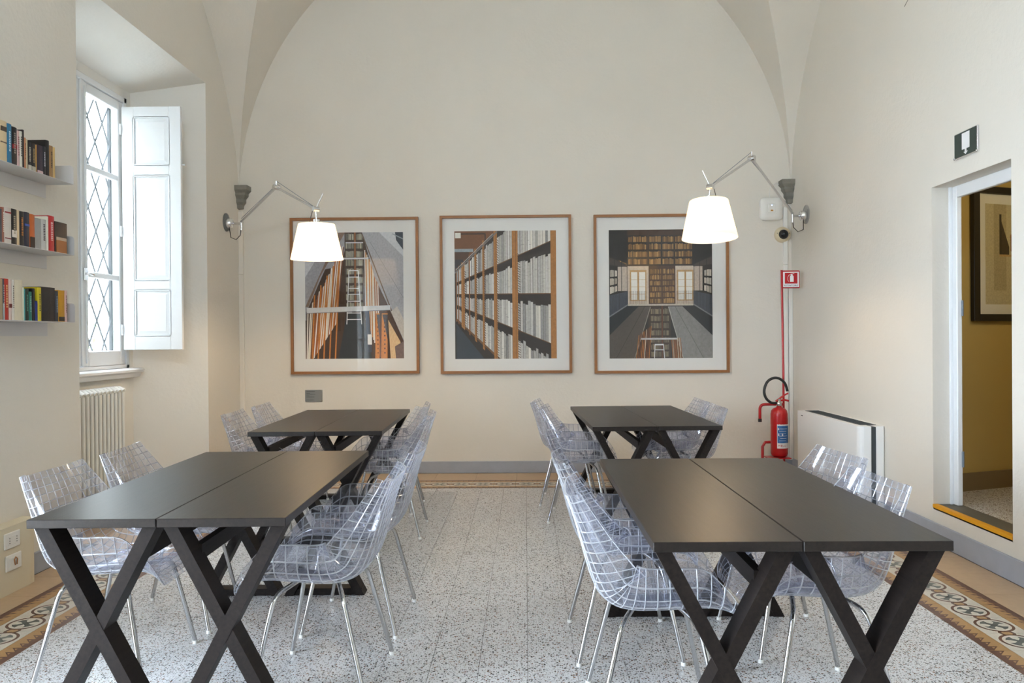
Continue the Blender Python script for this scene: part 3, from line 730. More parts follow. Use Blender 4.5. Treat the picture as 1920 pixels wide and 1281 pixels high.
def print_hall():       # two-storey library hall
    p = Print(193, 192, 925, 1092)
    p.rect(193, 192, 925, 1092, (30, 24, 22))
    pal = [(150, 112, 66), (126, 92, 54), (168, 130, 80), (104, 76, 46)]
    for r in range(4):
        y = 236 + r * 52
        for a, b_ in ((262, 322), (330, 360), (366, 466), (478, 562), (574, 652), (664, 784)): p.books((a, y), (b_, y), (b_, y + 42), (a, y + 42), max(4, int((b_ - a) / 9)), pal, .2)
    p.rect(325, 192, 785, 230, (62, 40, 26)); p.rect(466, 192, 476, 440, (52, 34, 22)); p.rect(654, 192, 664, 440, (52, 34, 22)); p.rect(325, 436, 785, 446, (40, 28, 20))
    p.poly([(193, 192), (262, 192), (325, 240), (325, 430), (193, 372)], (20, 17, 17)); p.poly([(925, 192), (800, 192), (788, 240), (788, 436), (925, 366)], (20, 17, 17))
    p.rect(325, 446, 790, 715, (206, 190, 172)); p.rect(255, 450, 325, 620, (190, 176, 164)); p.rect(790, 450, 856, 620, (190, 176, 164))
    for a in (340, 674):
        p.rect(a, 474, a + 118, 690, (186, 150, 104)); p.rect(a + 10, 488, a + 54, 682, (238, 236, 230)); p.rect(a + 66, 488, a + 110, 682, (238, 236, 230))
        for y in (540, 590, 640): p.rect(a + 10, y, a + 110, y + 3, (196, 170, 130))
        p.rect(a + 54, 488, a + 66, 682, (176, 138, 90))
        for q in range(16): p.rect(a - 4 + q * 8, 620, a - 2 + q * 8, 712, (70, 60, 54))
    p.rect(474, 444, 664, 716, (70, 46, 30))
    for r in range(6):
        y = 466 + r * 41
        p.books((482, y), (564, y), (564, y + 34), (482, y + 34), 11, pal, .2); p.books((574, y), (656, y), (656, y + 34), (574, y + 34), 11, pal, .2)
    for sx in (0, 1):
        X = (lambda x: x) if not sx else (lambda x: 1118 - x)
        p.poly([(X(193), 380), (X(322), 436), (X(322), 452), (X(193), 436)], (64, 54, 50))
        for r in range(3): p.books((X(200), 470 + r * 60), (X(250), 476 + r * 52), (X(250), 516 + r * 52), (X(200), 520 + r * 60), 5, [(214, 206, 194), (190, 180, 166)], .1)
        for x in (232, 282, 322): p.line((X(x), 400), (X(x), 720), 4, (24, 22, 24))
        p.poly([(X(193), 650), (X(326), 622), (X(326), 716), (X(193), 800)], (66, 72, 84)); p.line((X(193), 800), (X(326), 716), 9, (120, 122, 128))
        for q in range(14): x = 196 + q * 10; p.line((X(x), 648 - q * 2), (X(x), 790 - q * 6), 2, (30, 32, 38))
        p.poly([(X(193), 806), (X(326), 722), (X(400), 730), (X(193), 930)], (26, 30, 36))
    p.rect(326, 712, 790, 724, (196, 186, 172))
    p.rect(470, 724, 630, 1092, (54, 38, 28))
    for r in range(7):
        y = 742 + r * 50
        p.books((488, y), (562, y), (562, y + 40), (488, y + 40), 10, [(130, 116, 92), (108, 96, 78), (88, 78, 66)], .2); p.books((576, y), (616, y), (616, y + 40), (576, y + 40), 6, [(130, 116, 92), (96, 86, 70)], .2)
    p.rect(564, 724, 573, 1092, (92, 52, 28))
    p.poly([(400, 730), (487, 730), (470, 800), (370, 1092), (193, 1092), (193, 930)], (84, 76, 70)); p.line((445, 730), (240, 1092), 3, (48, 42, 40)); p.line((486, 732), (372, 1092), 5, (150, 140, 130))
    p.poly([(612, 730), (712, 730), (925, 935), (925, 1092), (716, 1092), (640, 840)], (132, 130, 128)); p.line((660, 730), (860, 1092), 3, (88, 86, 84)); p.line((613, 732), (716, 1092), 5, (176, 172, 166))
    for q in range(9):
        x = 382 + q * 11; p.poly([(x, 1092), (x + 6, 1092), (x + 22, 930 - q * 8), (x + 18, 930 - q * 8)], rnd.choice([(182, 112, 52), (220, 200, 170), (120, 70, 36)]))
        x = 640 + q * 8; p.poly([(x, 1092), (x + 5, 1092), (x - 4, 950), (x - 8, 950)], rnd.choice([(150, 92, 46), (110, 70, 40), (200, 180, 150)]))
    p.rect(418, 950, 672, 962, (196, 196, 198)); p.line((516, 996), (512, 1092), 6, (214, 214, 214)); p.line((576, 996), (584, 1092), 6, (214, 214, 214)); p.rect(514, 992, 578, 1002, (222, 222, 222)); p.rect(513, 1030, 580, 1036, (200, 200, 200))
    return p.b
def framed(x0, x1, z0, z1, pic, pr, label):
    t = thing('framed_photograph', label, 'picture', ((x0 + x1) / 2, YB, z0), 0, 'framed library photographs on the back wall')
    w, h = (x1 - x0) / 2, z1 - z0; fwid, dp = .026, .042
    for nm, pts in (('frame_rail', [(-w, 0), (w, 0), (w - fwid, fwid), (-w + fwid, fwid)]), ('frame_rail', [(-w, h), (-w + fwid, h - fwid), (w - fwid, h - fwid), (w, h)]),
                    ('frame_stile', [(-w, 0), (-w + fwid, fwid), (-w + fwid, h - fwid), (-w, h)]), ('frame_stile', [(w, 0), (w, h), (w - fwid, h - fwid), (w - fwid, fwid)])):
        b = MB(); b.prism(pts, -dp, -.001, axis='y'); b.build(nm, 'frame_wood', t)
    b = MB(); b.box((-w + fwid, -.016, fwid), (w - fwid, -.004, h - fwid)); b.build('mat_board', 'mat_board', t)
    px0, px1, pz0, pz1 = pr
    m = pic.mesh('print', 'photo_print'); m.transform(Matrix.Translation((px0 - (x0 + x1) / 2, -.0165, pz0 - z0)) @ Matrix.Diagonal((px1 - px0, 1, pz1 - pz0, 1)))
    link('print', m, t)
    b = MB(); g = -.026; b.quad((-w + fwid, g, fwid), (w - fwid, g, fwid), (w - fwid, g, h - fwid), (-w + fwid, g, h - fwid)); b.build('glass', 'picture_glass', t, fix=False)
framed(-2.336, -1.055, 1.000, 2.557, print_aisle(), (-2.193, -1.209, 1.151, 2.410), 'framed photograph of a white step ladder in an archive aisle, above the small plaque')
framed(-.841, .464, .994, 2.564, print_shelves(), (-.697, .313, 1.139, 2.411), 'framed photograph of a long wall of shelved paper bundles, middle of three')
framed(.687, 2.018, .986, 2.559, print_hall(), (.837, 1.857, 1.133, 2.408), 'framed photograph of a two-storey library hall with two windows, nearest the extinguisher')
pl = thing('wall_plaque', 'small grey metal plaque under the ladder photograph', 'plaque', (-2.12, YB, .72))
b = MB(); b.cbox((-.087, -.008, 0), (.087, 0, .122), .002); b.build('plate', 'plaque_steel', pl)
for i, (z, w) in enumerate(((.104, .085), (.088, .035), (.078, .09), (.064, .03), (.05, .08), (.02, .075))):
    b = MB(); b.box((-.072, -.0088, z - .0018), (-.072 + w, -.0081, z + .0018)); b.build('engraved_line', 'ink', pl)
for x in (-.08, .08):
    for z in (.008, .114):
        b = MB(); b.lathe([(0, -.011), (.003, -.0105), (.004, -.008)], 10, (x, 0, z), 'y'); b.build('screw', 'alu', pl)
# corridor picture
ang = math.atan2(dirw.y, dirw.x); pc = P0 + dirw * .385
cp = thing('corridor_picture', 'black framed picture with pale mat hanging in the corridor beyond the doorway', 'picture', (pc.x, pc.y, 1.44), ang)
Wc, Hc = .95, .96
for nm, a, b_ in (('frame_stile', (0, 0), (.06, Hc)), ('frame_stile', (Wc - .06, 0), (Wc, Hc)), ('frame_rail', (.06, 0), (Wc - .06, .05)), ('frame_rail', (.06, Hc - .05), (Wc - .06, Hc))):
    m = MB(); m.cbox((a[0], -.035, a[1]), (b_[0], -.001, b_[1]), .003); m.build(nm, 'black_frame', cp)
m = MB(); m.box((.06, -.015, .05), (Wc - .06, -.004, Hc - .05)); m.build('mat_board', 'mat_board', cp)
p = Print(0, 0, 1, 1); p.rect(0, 0, 1, 1, (196, 188, 160)); p.rect(.12, 0, .3, .86, (176, 166, 138)); p.poly([(.20, .10), (.34, .42), (.34, .50), (.20, .50)], (64, 56, 48)); p.rect(.2, .1, .23, .5, (52, 46, 42))
p.poly([(.36, .30), (.44, .26), (.48, .36), (.56, .42), (.56, .52), (.44, .52), (.36, .46)], (134, 78, 44)); p.rect(.2, .5, .56, .52, (190, 160, 120))
me = p.b.mesh('print', 'photo_print'); me.transform(Matrix.Translation((.13, -.0155, .12)) @ Matrix.Diagonal((Wc - .26, 1, Hc - .24, 1))); link('print', me, cp)
m = MB(); m.quad((.06, -.024, .05), (Wc - .06, -.024, .05), (Wc - .06, -.024, Hc - .05), (.06, -.024, Hc - .05)); m.build('glass', 'picture_glass', cp, fix=False)

# ------------------------------------------------------------------ tables: each is a narrow board on two X trestles; they stand in pairs
TH, TT, TW, TLEN = .745, .030, .437, 1.62
def make_table():
    t = thing('trestle_table', 'x', 'table')
    b = MB(); b.cbox((-TW/2, -TLEN/2, TH - TT), (TW/2, TLEN/2, TH), .002); b.build('table_top', 'dark_oak', t)
    for s in (-1, 1):
        y = s * (TLEN / 2 - .075)
        for k in (-1, 1):
            b = MB(); z1 = TH - TT; hwx = TW / 2 - .032
            # leg with ends cut level with floor and board
            w = .0215 / math.sin(math.atan2(z1, 2 * hwx)); dd = .045
            b.add([(k*hwx - w, y - dd, z1), (k*hwx + w, y - dd, z1), (-k*hwx + w, y - dd, .0), (-k*hwx - w, y - dd, .0),
                   (k*hwx - w, y + dd, z1), (k*hwx + w, y + dd, z1), (-k*hwx + w, y + dd, .0), (-k*hwx - w, y + dd, .0)],
                  [(0,1,2,3),(7,6,5,4),(0,4,5,1),(1,5,6,2),(2,6,7,3),(3,7,4,0)])
            if k < 0:      # half-lap: the second leg sits a hair proud so the crossing reads
                b.v = [(vx, y + (vy - y) * 1.04, vz) for vx, vy, vz in b.v]
            b.build('leg', 'dark_oak_matt', t)
        b = MB(); b.cbox((-hwx - .01, y - .040, .0), (hwx + .01, y + .040, .036), .003); b.build('foot_bar', 'dark_oak_matt', t)
    b = MB(); b.bar((.118, -TLEN/2 + .10, .605), (.118, TLEN/2 - .10, .605), .055, .03, ref=(1, 0, 0)); b.build('stretcher', 'dark_oak_matt', t)
    return t
def place(o, loc, rz, label): o.location = loc; o.rotation_euler = (0, 0, rz); o['label'] = label; return o
tb = make_table(); tb['group'] = 'dark trestle tables in four pairs'
TAB = [  # pair centre x, y, rotation, wording
    (-1.272, 3.508, .021, 'front table pair near the bookshelves'), (.807, 3.175, .004, 'front table pair on the doorway side'),
    (-1.404, 6.035, .030, 'rear table pair below the ladder photograph'), (.857, 6.22, .036, 'rear table pair nearest the fire extinguisher')]
first = True
for cx, cy_, rz, wd in TAB:
    for s, sw in ((-1, 'left'), (1, 'right')):
        turn = PI if (s > 0 or 'ladder' in wd) else 0
        o = tb if first else copy_tree(tb); first = False
        dx = s * (TW / 2 + .0014)
        place(o, (cx + dx * math.cos(rz), cy_ + dx * math.sin(rz), 0), rz + turn, 'dark oak trestle table, %s half of the %s' % (sw, wd))

# ------------------------------------------------------------------ clear moulded chairs
def spline(pts, t):
    """Catmull-Rom through equally spaced control points"""
    n = len(pts) - 1; x = min(max(t, 0), 1) * n; i = min(int(x), n - 1); f = x - i
    p = [pts[max(i - 1, 0)], pts[i], pts[i + 1], pts[min(i + 2, n)]]
    out = []
    for a, b, c, d in zip(*p): out.append(.5 * ((2 * b) + (-a + c) * f + (2*a - 5*b + 4*c - d) * f * f + (-a + 3*b - 3*c + d) * f ** 3))
    return out
#          y     z     half-width  side rise
PROF = [(.285, .400, .205, .000), (.264, .426, .234, .016), (.218, .437, .250, .082), (.155, .437, .260, .158), (.075, .432, .265, .172), (.000, .428, .268, .175), (-.075, .428, .270, .180),
        (-.140, .442, .270, .182), (-.188, .478, .268, .180), (-.214, .530, .264, .165), (-.232, .590, .256, .138), (-.248, .650, .246, .108), (-.264, .710, .234, .082), (-.282, .765, .220, .062), (-.300, .815, .206, .050)]
def chair_shell():
    NS, NT = 15, 25; fr = (0, .06, .5, .94)
    ss = sorted({-1 + 2 * (i + f) / NS for i in range(NS) for f in fr} | {1.0}); ts = sorted({(i + f) / NT for i in range(NT) for f in fr} | {1.0})
    ns, nt = len(ss), len(ts)
    def pos(s, t):
        y, z, w, e = spline(PROF, t); y2, z2, *_ = spline(PROF, min(t + .01, 1)); y1, z1, *_ = spline(PROF, max(t - .01, 0))
        ty, tz = y2 - y1, z2 - z1; l = math.hypot(ty, tz); ty, tz = ty / l, tz / l     # runs backwards and up
        ny, nz = tz, -ty                                                                # inward: up at the seat, forward at the back
        a = abs(s); x = math.copysign(w * (1 - (1 - a) ** 1.75), s); g = e * (.12 * a ** 2 + .88 * a ** 3.6)
        return Vector((x, y + ny * g, z + nz * g))
    P = [[pos(s, t) for s in ss] for t in ts]
    b = MB(); inner = []; outer = []
    for j in range(nt):
        for i in range(ns):
            p = P[j][i]; du = P[j][min(i + 1, ns - 1)] - P[j][max(i - 1, 0)]; dv = P[min(j + 1, nt - 1)][i] - P[max(j - 1, 0)][i]
            n = du.cross(dv); n.normalize()
            # after crossing width with length the normal points to the outside of the shell or inside: force outward (down / back)
            if n.z > 0 and j < nt * .45 or (n.y > 0 and j >= nt * .45): n = -n
            rib = (i % 4 == 0) or (j % 4 == 0)
            inner.append(p); outer.append(p + n * (.0068 if rib else .0040))
    nv = ns * nt; vs = inner + outer
    isr = lambda k: k % 4 in (0, 3)
    f0, f1 = [], []
    for j in range(nt - 1):
        for i in range(ns - 1):
            a, c, d, e = j*ns+i, j*ns+i+1, (j+1)*ns+i+1, (j+1)*ns+i
            f0.append((a, e, d, c))
            (f1 if isr(i) or isr(j) else f0).append((a + nv, c + nv, d + nv, e + nv))
    edge = [j * ns for j in range(nt)], [j * ns + ns - 1 for j in range(nt)], list(range(ns)), [(nt - 1) * ns + i for i in range(ns)]
    for ring in edge:
        for a, c in zip(ring, ring[1:]): f1.append((a, c, c + nv, a + nv))
    def part(fs, **k):                      # ribs and cells keep their own vertices, so their shading stays crisp
        used = sorted({i for f in fs for i in f}); mp = {v: n for n, v in enumerate(used)}
        b.add([vs[i] for i in used], [tuple(mp[i] for i in f) for f in fs], **k)
    part(f0, smooth=True); part(f1, mi=1)
    return b
def arc_path(a, bnd, c, r=.035, n=6):
    """polyline a-bnd-c with a rounded corner"""
    a, bnd, c = Vector(a), Vector(bnd), Vector(c); u, v = (a - bnd).normalized(), (c - bnd).normalized()
    p, q = bnd + u * r, bnd + v * r; pts = [a]
    for i in range(n + 1):
        t = i / n; pts.append(p * (1 - t) ** 2 + bnd * 2 * t * (1 - t) + q * t * t)
    return pts + [c]
def make_chair():
    t = thing('acrylic_chair', 'x', 'chair')
    chair_shell().build('shell', ['acrylic', 'acrylic_rib'], t, fix=False)
    for sx in (-1, 1):
        for yy, zz in ((.105, .405), (-.075, .405)):
            fy = .215 if yy > 0 else -.215
            b = MB(); b.tube(arc_path((sx * .045, yy * .8, .412), (sx * .205, yy + (.03 if yy > 0 else -.045), .395), (sx * .255, fy, .012), .05), .0095, 10)
            lg = b.build('leg', 'chrome', t)
            b = MB(); b.tube([(sx * .2545, fy * .9975, .014), (sx * .2555, fy, .0)], .0115, 10); b.build('foot_glide', 'plastic_white', lg)
    b = MB(); b.cbox((-.055, -.10, .408), (.055, .125, .420), .004); b.build('mounting_plate', 'acrylic_rib', t)
    return t
ch0 = make_chair(); ch0['group'] = 'clear acrylic chairs around the trestle tables'
CH = []   # x, y of seat centre, direction faced, label
FACE_R, FACE_L = -PI / 2, PI / 2
L_ = 'clear acrylic chair '
CH += [(-1.690, 3.29, FACE_R + .02, 'at front left table, wall side, nearest the camera'), (-1.705, 3.90, FACE_R + .10, 'at front left table, wall side, in front of the radiator'),
       (-.800, 3.17, FACE_L - .02, 'on the aisle side of the front left table, nearest the camera'), (-.800, 3.86, FACE_L - .03, 'on the aisle side of the front left table, further away'),
       (.440, 2.86, FACE_R - .04, 'on the aisle side of the front right table, nearest the camera'), (.420, 3.55, FACE_R + .02, 'on the aisle side of the front right table, further away'),
       (1.045, 2.99, FACE_L + .04, 'at front right table, nearest the raised doorway'), (1.150, 3.60, FACE_L + .10, 'at front right table, in front of the fan coil unit'),
       (-1.860, 5.80, FACE_R + .05, 'at rear left table, wall side, nearer the camera'), (-1.870, 6.455, FACE_R + .05, 'at rear left table, in the corner below the lamp bracket'),
       (-.940, 5.63, FACE_L + .03, 'on the aisle side of the rear left table, nearer the camera'), (-1.080, 6.38, FACE_L - .06, 'on the aisle side of the rear left table, by the wall'),
       (.400, 6.05, FACE_R - .12, 'on the aisle side of the rear right table, nearer the camera'), (.350, 6.65, FACE_R - .10, 'on the aisle side of the rear right table, by the wall'),
       (1.180, 6.05, FACE_L, 'at rear right table, beside the extinguisher, nearer the camera'), (1.180, 6.62, FACE_L, 'at rear right table, beside the extinguisher, next to the back wall')]
for i, (x, y, rz, w) in enumerate(CH):
    place(ch0 if i == 0 else copy_tree(ch0), (x, y, 0), rz, L_ + w)

# ------------------------------------------------------------------ long-arm wall lamps
def wall_lamp(wx, wy, wz, s, piv, elb, head, shade_top, rim_z, tilt, label, power):
    """s: +1 lamp leaves the left wall, -1 the right wall; all points are absolute"""
    t = thing('wall_lamp', label, 'lamp', (wx, wy, wz), 0, 'long-arm wall lamps beside the photographs'); o = Vector((wx, wy, wz))
    R = lambda p: Vector(p) - o
    b = MB(); b.lathe([(0, s * .0), (.088, s * .0), (.088, s * .008), (0, s * .010)], 32, (0, 0, 0), 'x'); b.build('wall_disc', 'clear_disc', t)
    b = MB(); b.lathe([(.045, s * .010), (.045, s * .055), (.040, s * .060), (0, s * .060)], 24, (0, 0, -.01), 'x'); b.build('wall_plate', 'alu', t)
    p, e, h = R(piv), R(elb), R(head)
    b = MB(); b.tube([(s * .05, 0, -.01), (p.x, p.y, -.02)], .012, 10); b.tube([(p.x, p.y, -.08), (p.x, p.y, p.z + .01)], .010, 10); b.build('bracket', 'alu', t)
    b = MB(); b.tube([p, e], .0105, 10); b.build('lower_arm', 'alu', t)
    b = MB(); b.tube([e, h], .0095, 10); b.build('upper_arm', 'alu', t)
    side = (h - e).cross(Vector((0, 0, 1))).normalized()
    b = MB(); b.tube([e - side * .028, e + side * .028], .024, 14); b.tube([e, e + Vector((0, 0, .055))], .008, 8); b.build('elbow_joint', 'alu', t)
    b = MB(); b.tube([e + Vector((0, 0, .055)), h + (e - h) * .05 + Vector((0, 0, .012))], .0022, 6); b.tube([p + Vector((0, 0, .03)), e + Vector((0, 0, -.0)) + side * .02], .0022, 6); b.build('tension_wire', 'iron_grille', t)
    b = MB(); b.tube([h - side * .024, h + side * .024], .022, 14); hj = b.build('head_joint', 'alu', t)
    b = MB(); b.tube([h, h + Vector((s * .06, 0, .125))], .0065, 8); b.build('handle_rod', 'alu', t)
    st = R(shade_top); b = MB(); b.tube([h, st + Vector((0, 0, .02))], .007, 8); b.tube([st + Vector((0, 0, .035)), st + Vector((0, 0, -.02))], .027, 16); b.build('shade_collar', 'alu', t)
    # fabric shade: truncated cone tilted a little
    hgt = shade_top[2] - rim_z; rot = Matrix.Rotation(tilt, 4, 'X')
    b = MB(); n = 48
    b.lathe([(.030, 0), (.143, -.003), (.146, -.006), (.210, -hgt + .004), (.2105, -hgt), (.208, -hgt), (.1435, -.0075), (.030, -.0045)], n)
    b.v = [tuple(rot @ Vector(v) + st) for v in b.v]
    b.build('shade', 'lamp_fabric', t)
    b = MB(); b.lathe([(0, -.17), (.022, -.165), (.034, -.14), (.034, -.12), (.014, -.07), (.014, -.02)], 16, st); b.build('bulb', 'bulb_glow', t)
    # cable loops
    b = MB(); b.tube([p + Vector((0, 0, -.05)), p + Vector((-s * .01, 0, -.13)), p + Vector((-s * .05, 0, -.17)), p + Vector((-s * .10, 0, -.15)), Vector((s * .03, 0, -.05))], .004, 6)
    b.tube([h + (e - h) * .06, h + Vector((-s * .04, 0, -.06)), h + Vector((-s * .05, 0, -.11)), st + Vector((0, 0, .02))], .003, 6); b.build('cable', 'black_cable', t)
    l = bpy.data.lights.new('lamp_light', 'POINT'); l.energy = power; l.color = (1, .74, .46); l.shadow_soft_size = .04
    lo = link('lamp_light', l, t); lo.location = st + Vector((0, 0, -.20))
    return t
LAMP_W = 28
wall_lamp(XL, 7.66, 2.475, 1, (-2.70, 7.63, 2.475), (-2.174, 7.03, 2.685), (-1.69, 6.50, 2.405), (-1.685, 6.50, 2.285), 1.995, math.radians(1), 'aluminium long-arm lamp with glowing white shade, on the window-side wall', LAMP_W)
wall_lamp(XR, 7.58, 2.480, -1, (2.50, 7.54, 2.485), (1.917, 6.798, 2.84), (1.43, 6.20, 2.495), (1.417, 6.20, 2.39), 2.095, math.radians(-5), 'aluminium long-arm lamp with glowing white shade, on the wall above the extinguisher', LAMP_W * .62)

# ------------------------------------------------------------------ folded metal shelves and books
XT = -2.685; YE = 4.755; Y0S = 3.80
def shelf(z, label):
    t = thing('wall_shelf', label, 'shelf', (XL, YE, z), 0, 'folded white wall shelves'); D = XT - XL; L = Y0S - YE
    b = MB(); b.cbox((.002, L, -.003), (D, 0, 0), .0008); b.build('tray', 'white_metal', t)
    b = MB(); b.cbox((.0005, L, -.082), (.004, 0, -.003), .0008); b.build('back_flange', 'white_metal', t)
    b = MB(); r = .018; pts = [(.002, 0), (D, 0), (D, .112 - r), (D - r * .3, .112 - r * .3), (D - r, .112), (.002, .112)]
    b.prism(pts, -.003, 0, axis='y'); b.build('end_upstand', 'white_metal', t)
SH = [2.284, 1.862, 1.462]
for z, w in zip(SH, ('highest', 'middle', 'lowest')): shelf(z, 'white folded metal book shelf, %s of three by the window' % w)
def book(y0, y1, z, h, dep, col, label, grp, band=None, lean=0, pages=True, title=None):
    t = thing('book', label, 'book', (XT - .006, (y0 + y1) / 2, z), 0, grp); th = (y1 - y0) / 2 - .0006
    nm = 'cover_%02d%02d%02d' % col
    if nm not in MAT: pbr(nm, srgb(*col), .42, noise=.10, nscale=30)
    b = MB(); ct = .0022
    b.box((-dep, -th, 0), (0, -th + ct, h)); b.box((-dep, th - ct, 0), (0, th, h))
    n = 5; vs = []
    for i in range(n + 1):     # slightly rounded spine
        a = -1 + 2 * i / n; x = .0035 * (1 - a * a); vs += [(x, th * a, 0), (x, th * a, h)]
    b.add(vs, [(2*i, 2*i+2, 2*i+3, 2*i+1) for i in range(n)]); b.add([(-ct, -th, 0), (-ct, th, 0), (-ct, th, h), (-ct, -th, h)], [(0, 1, 2, 3)])
    b.build('cover', nm, t)
    b = MB(); b.box((-dep + .004, -th + ct, .003), (-ct, th - ct, h - .003)); b.build('page_block', 'pages', t)
    if band:
        for (f0, f1, c) in band:
            n2 = 'cover_%02d%02d%02d' % c
            if n2 not in MAT: pbr(n2, srgb(*c), .45)
            b = MB(); b.box((.0008, -th * .82, h * f0), (.0042, th * .82, h * f1)); b.build('spine_band', n2, t)
    if title:
        n2 = 'cover_%02d%02d%02d' % title
        if n2 not in MAT: pbr(n2, srgb(*title), .5)
        b = MB(); k = .30; r_ = random.Random(int(y0 * 1000))
        while k < .82:
            l_ = r_.uniform(.02, .05); b.box((.003, -th * .30, h * k), (.0044, th * .30, h * (k + l_))); k += l_ + .02
        b.build('spine_title', n2, t)
Yp = lambda x: 2.683 * 1507 / (985 - x) * .995       # place along the shelf
G1, G2, G3 = 'books on the highest wall shelf', 'books on the middle wall shelf', 'books on the lowest wall shelf'
z = SH[0]
book(4.02, 4.09, z, .205, .14, (96, 70, 56), 'brown hardback at the near end of the highest shelf', G1)
book(4.09, Yp(15), z, .208, .15, (206, 186, 150), 'thick cream paperback with small dark lettering, highest shelf', G1, [(.74, .86, (70, 56, 44)), (.45, .48, (90, 70, 56))])
book(Yp(15), Yp(24), z, .205, .15, (30, 110, 150), 'bright blue paperback on the highest shelf', G1, title=(190, 214, 226))
book(Yp(24), Yp(34), z, .198, .15, (28, 20, 22), 'black book with red patch on its spine, highest shelf', G1, [(.42, .54, (150, 24, 30))], title=(150, 140, 130))
book(Yp(34), Yp(39), z, .188, .14, (206, 172, 166), 'pale pink paperback on the highest shelf', G1, title=(120, 50, 50))
book(Yp(39), Yp(44), z, .190, .14, (216, 212, 200), 'slim white paperback on the highest shelf', G1, title=(60, 60, 60))
book(Yp(44), Yp(47.5), z, .203, .15, (42, 28, 26), 'tall dark brown book beside the white paperback, highest shelf', G1)
book(Yp(47.5), Yp(51), z, .165, .14, (190, 130, 90), 'orange-tan slim paperback on the highest shelf', G1, title=(90, 50, 30))
book(Yp(51), Yp(54), z, .160, .14, (196, 182, 150), 'thin cream booklet on the highest shelf', G1)
book(Yp(54), Yp(61), z, .150, .13, (26, 28, 30), 'small black paperback with white foot, highest shelf', G1, [(.0, .17, (196, 190, 176))], title=(190, 186, 170))
book(Yp(61), Yp(69), z, .152, .13, (34, 30, 34), 'small charcoal paperback with pale foot, highest shelf', G1, [(.0, .16, (180, 176, 160))], title=(150, 130, 90))
book(Yp(69), Yp(71), z, .150, .13, (176, 132, 60), 'very thin ochre booklet on the highest shelf', G1)
book(Yp(71), Yp(83), z, .155, .13, (44, 30, 52), 'dark purple paperback on the highest shelf', G1, [(.0, .09, (200, 170, 170))])
book(Yp(83), Yp(88), z, .158, .14, (24, 24, 34), 'navy paperback with white lettering, highest shelf', G1, title=(200, 200, 210))
book(Yp(88), Yp(95), z, .200, .165, (20, 18, 20), 'large tall black book on the highest shelf', G1)
book(Yp(95), Yp(102), z, .178, .14, (150, 116, 76), 'tan paperback with dark lettering, highest shelf', G1, title=(50, 36, 26))
book(Yp(102), Yp(106), z, .176, .13, (200, 168, 110), 'thin yellowish paperback beside the shelf end, highest shelf', G1)
z = SH[1]
book(4.03, 4.10, z, .17, .14, (60, 66, 80), 'grey-blue book at the near end of the middle shelf', G2)
book(4.10, Yp(8), z, .182, .15, (146, 90, 72), 'rust-brown paperback with white lettering, middle shelf', G2, title=(226, 216, 200))
book(Yp(8), Yp(21.5), z, .186, .15, (206, 196, 188), 'thick whitish paperback with red dots, middle shelf', G2, [(.84, .88, (150, 30, 36)), (.12, .15, (120, 40, 40))])
book(Yp(21.5), Yp(32), z, .186, .15, (30, 26, 24), 'black paperback with a white band, middle shelf', G2, [(.2, .4, (216, 206, 196))], title=(160, 150, 130))
book(Yp(32), Yp(37), z, .185, .14, (206, 182, 146), 'slim beige paperback on the middle shelf', G2)
book(Yp(37), Yp(46), z, .184, .15, (28, 28, 32), 'black paperback with orange lettering, middle shelf', G2, title=(190, 120, 50))
book(Yp(46), Yp(56), z, .186, .16, (26, 34, 56), 'dark navy paperback with a blue mark, middle shelf', G2, [(.60, .66, (60, 100, 190))])
book(Yp(56), Yp(66), z, .182, .14, (190, 96, 40), 'orange paperback with a dark foot, middle shelf', G2, [(0, .32, (40, 26, 22))])
book(Yp(66), Yp(78), z, .168, .12, (150, 152, 152), 'grey hardback with rounded spine, middle shelf', G2)
book(Yp(78), Yp(88), z, .170, .12, (192, 192, 190), 'pale grey paperback with dark lettering, middle shelf', G2, title=(70, 50, 60))
book(Yp(88), Yp(92), z, .192, .16, (226, 222, 208), 'tall thin white book on the middle shelf', G2)
book(Yp(92), Yp(103), z, .200, .16, (186, 28, 36), 'tall red hardback on the middle shelf', G2, title=(226, 190, 190))
book(Yp(104), Yp(127), z, .176, .13, (40, 34, 34), 'dark book with a brown lower cover, at the shelf end, middle shelf', G2, [(0, .40, (156, 96, 48)), (.40, .5, (190, 170, 150))])
z = SH[2]
book(4.03, 4.10, z, .21, .14, (170, 150, 120), 'tan book at the near end of the lowest shelf', G3)
book(4.10, Yp(6.5), z, .212, .15, (34, 38, 52), 'dark navy book with white foot, lowest shelf', G3, [(.0, .40, (170, 176, 180))], title=(200, 200, 200))
book(Yp(6.5), Yp(15), z, .214, .15, (176, 48, 34), 'red paperback on the lowest shelf', G3, title=(226, 180, 120))
book(Yp(15), Yp(21), z, .212, .15, (208, 186, 176), 'pinkish white paperback with a dark mark, lowest shelf', G3, [(.30, .40, (110, 40, 36))])
book(Yp(21), Yp(26), z, .212, .15, (214, 208, 198), 'slim off-white paperback on the lowest shelf', G3, title=(120, 110, 100))
book(Yp(26), Yp(41.5), z, .214, .16, (212, 202, 178), 'thick plain cream book on the lowest shelf', G3)
book(Yp(41.5), Yp(44), z, .178, .14, (196, 200, 180), 'thin pale booklet on the lowest shelf', G3)
book(Yp(44), Yp(46), z, .170, .14, (70, 150, 150), 'very thin turquoise booklet on the lowest shelf', G3)
book(Yp(46), Yp(53), z, .172, .13, (24, 44, 40), 'dark green paperback on the lowest shelf', G3, title=(90, 150, 130))
book(Yp(53), Yp(59), z, .158, .13, (34, 110, 100), 'teal paperback on the lowest shelf', G3, title=(150, 190, 180))
book(Yp(59), Yp(65), z, .178, .15, (20, 20, 24), 'narrow black book beside the yellow one, lowest shelf', G3)
book(Yp(65), Yp(70), z, .110, .12, (40, 52, 120), 'short dark blue book on the lowest shelf', G3)
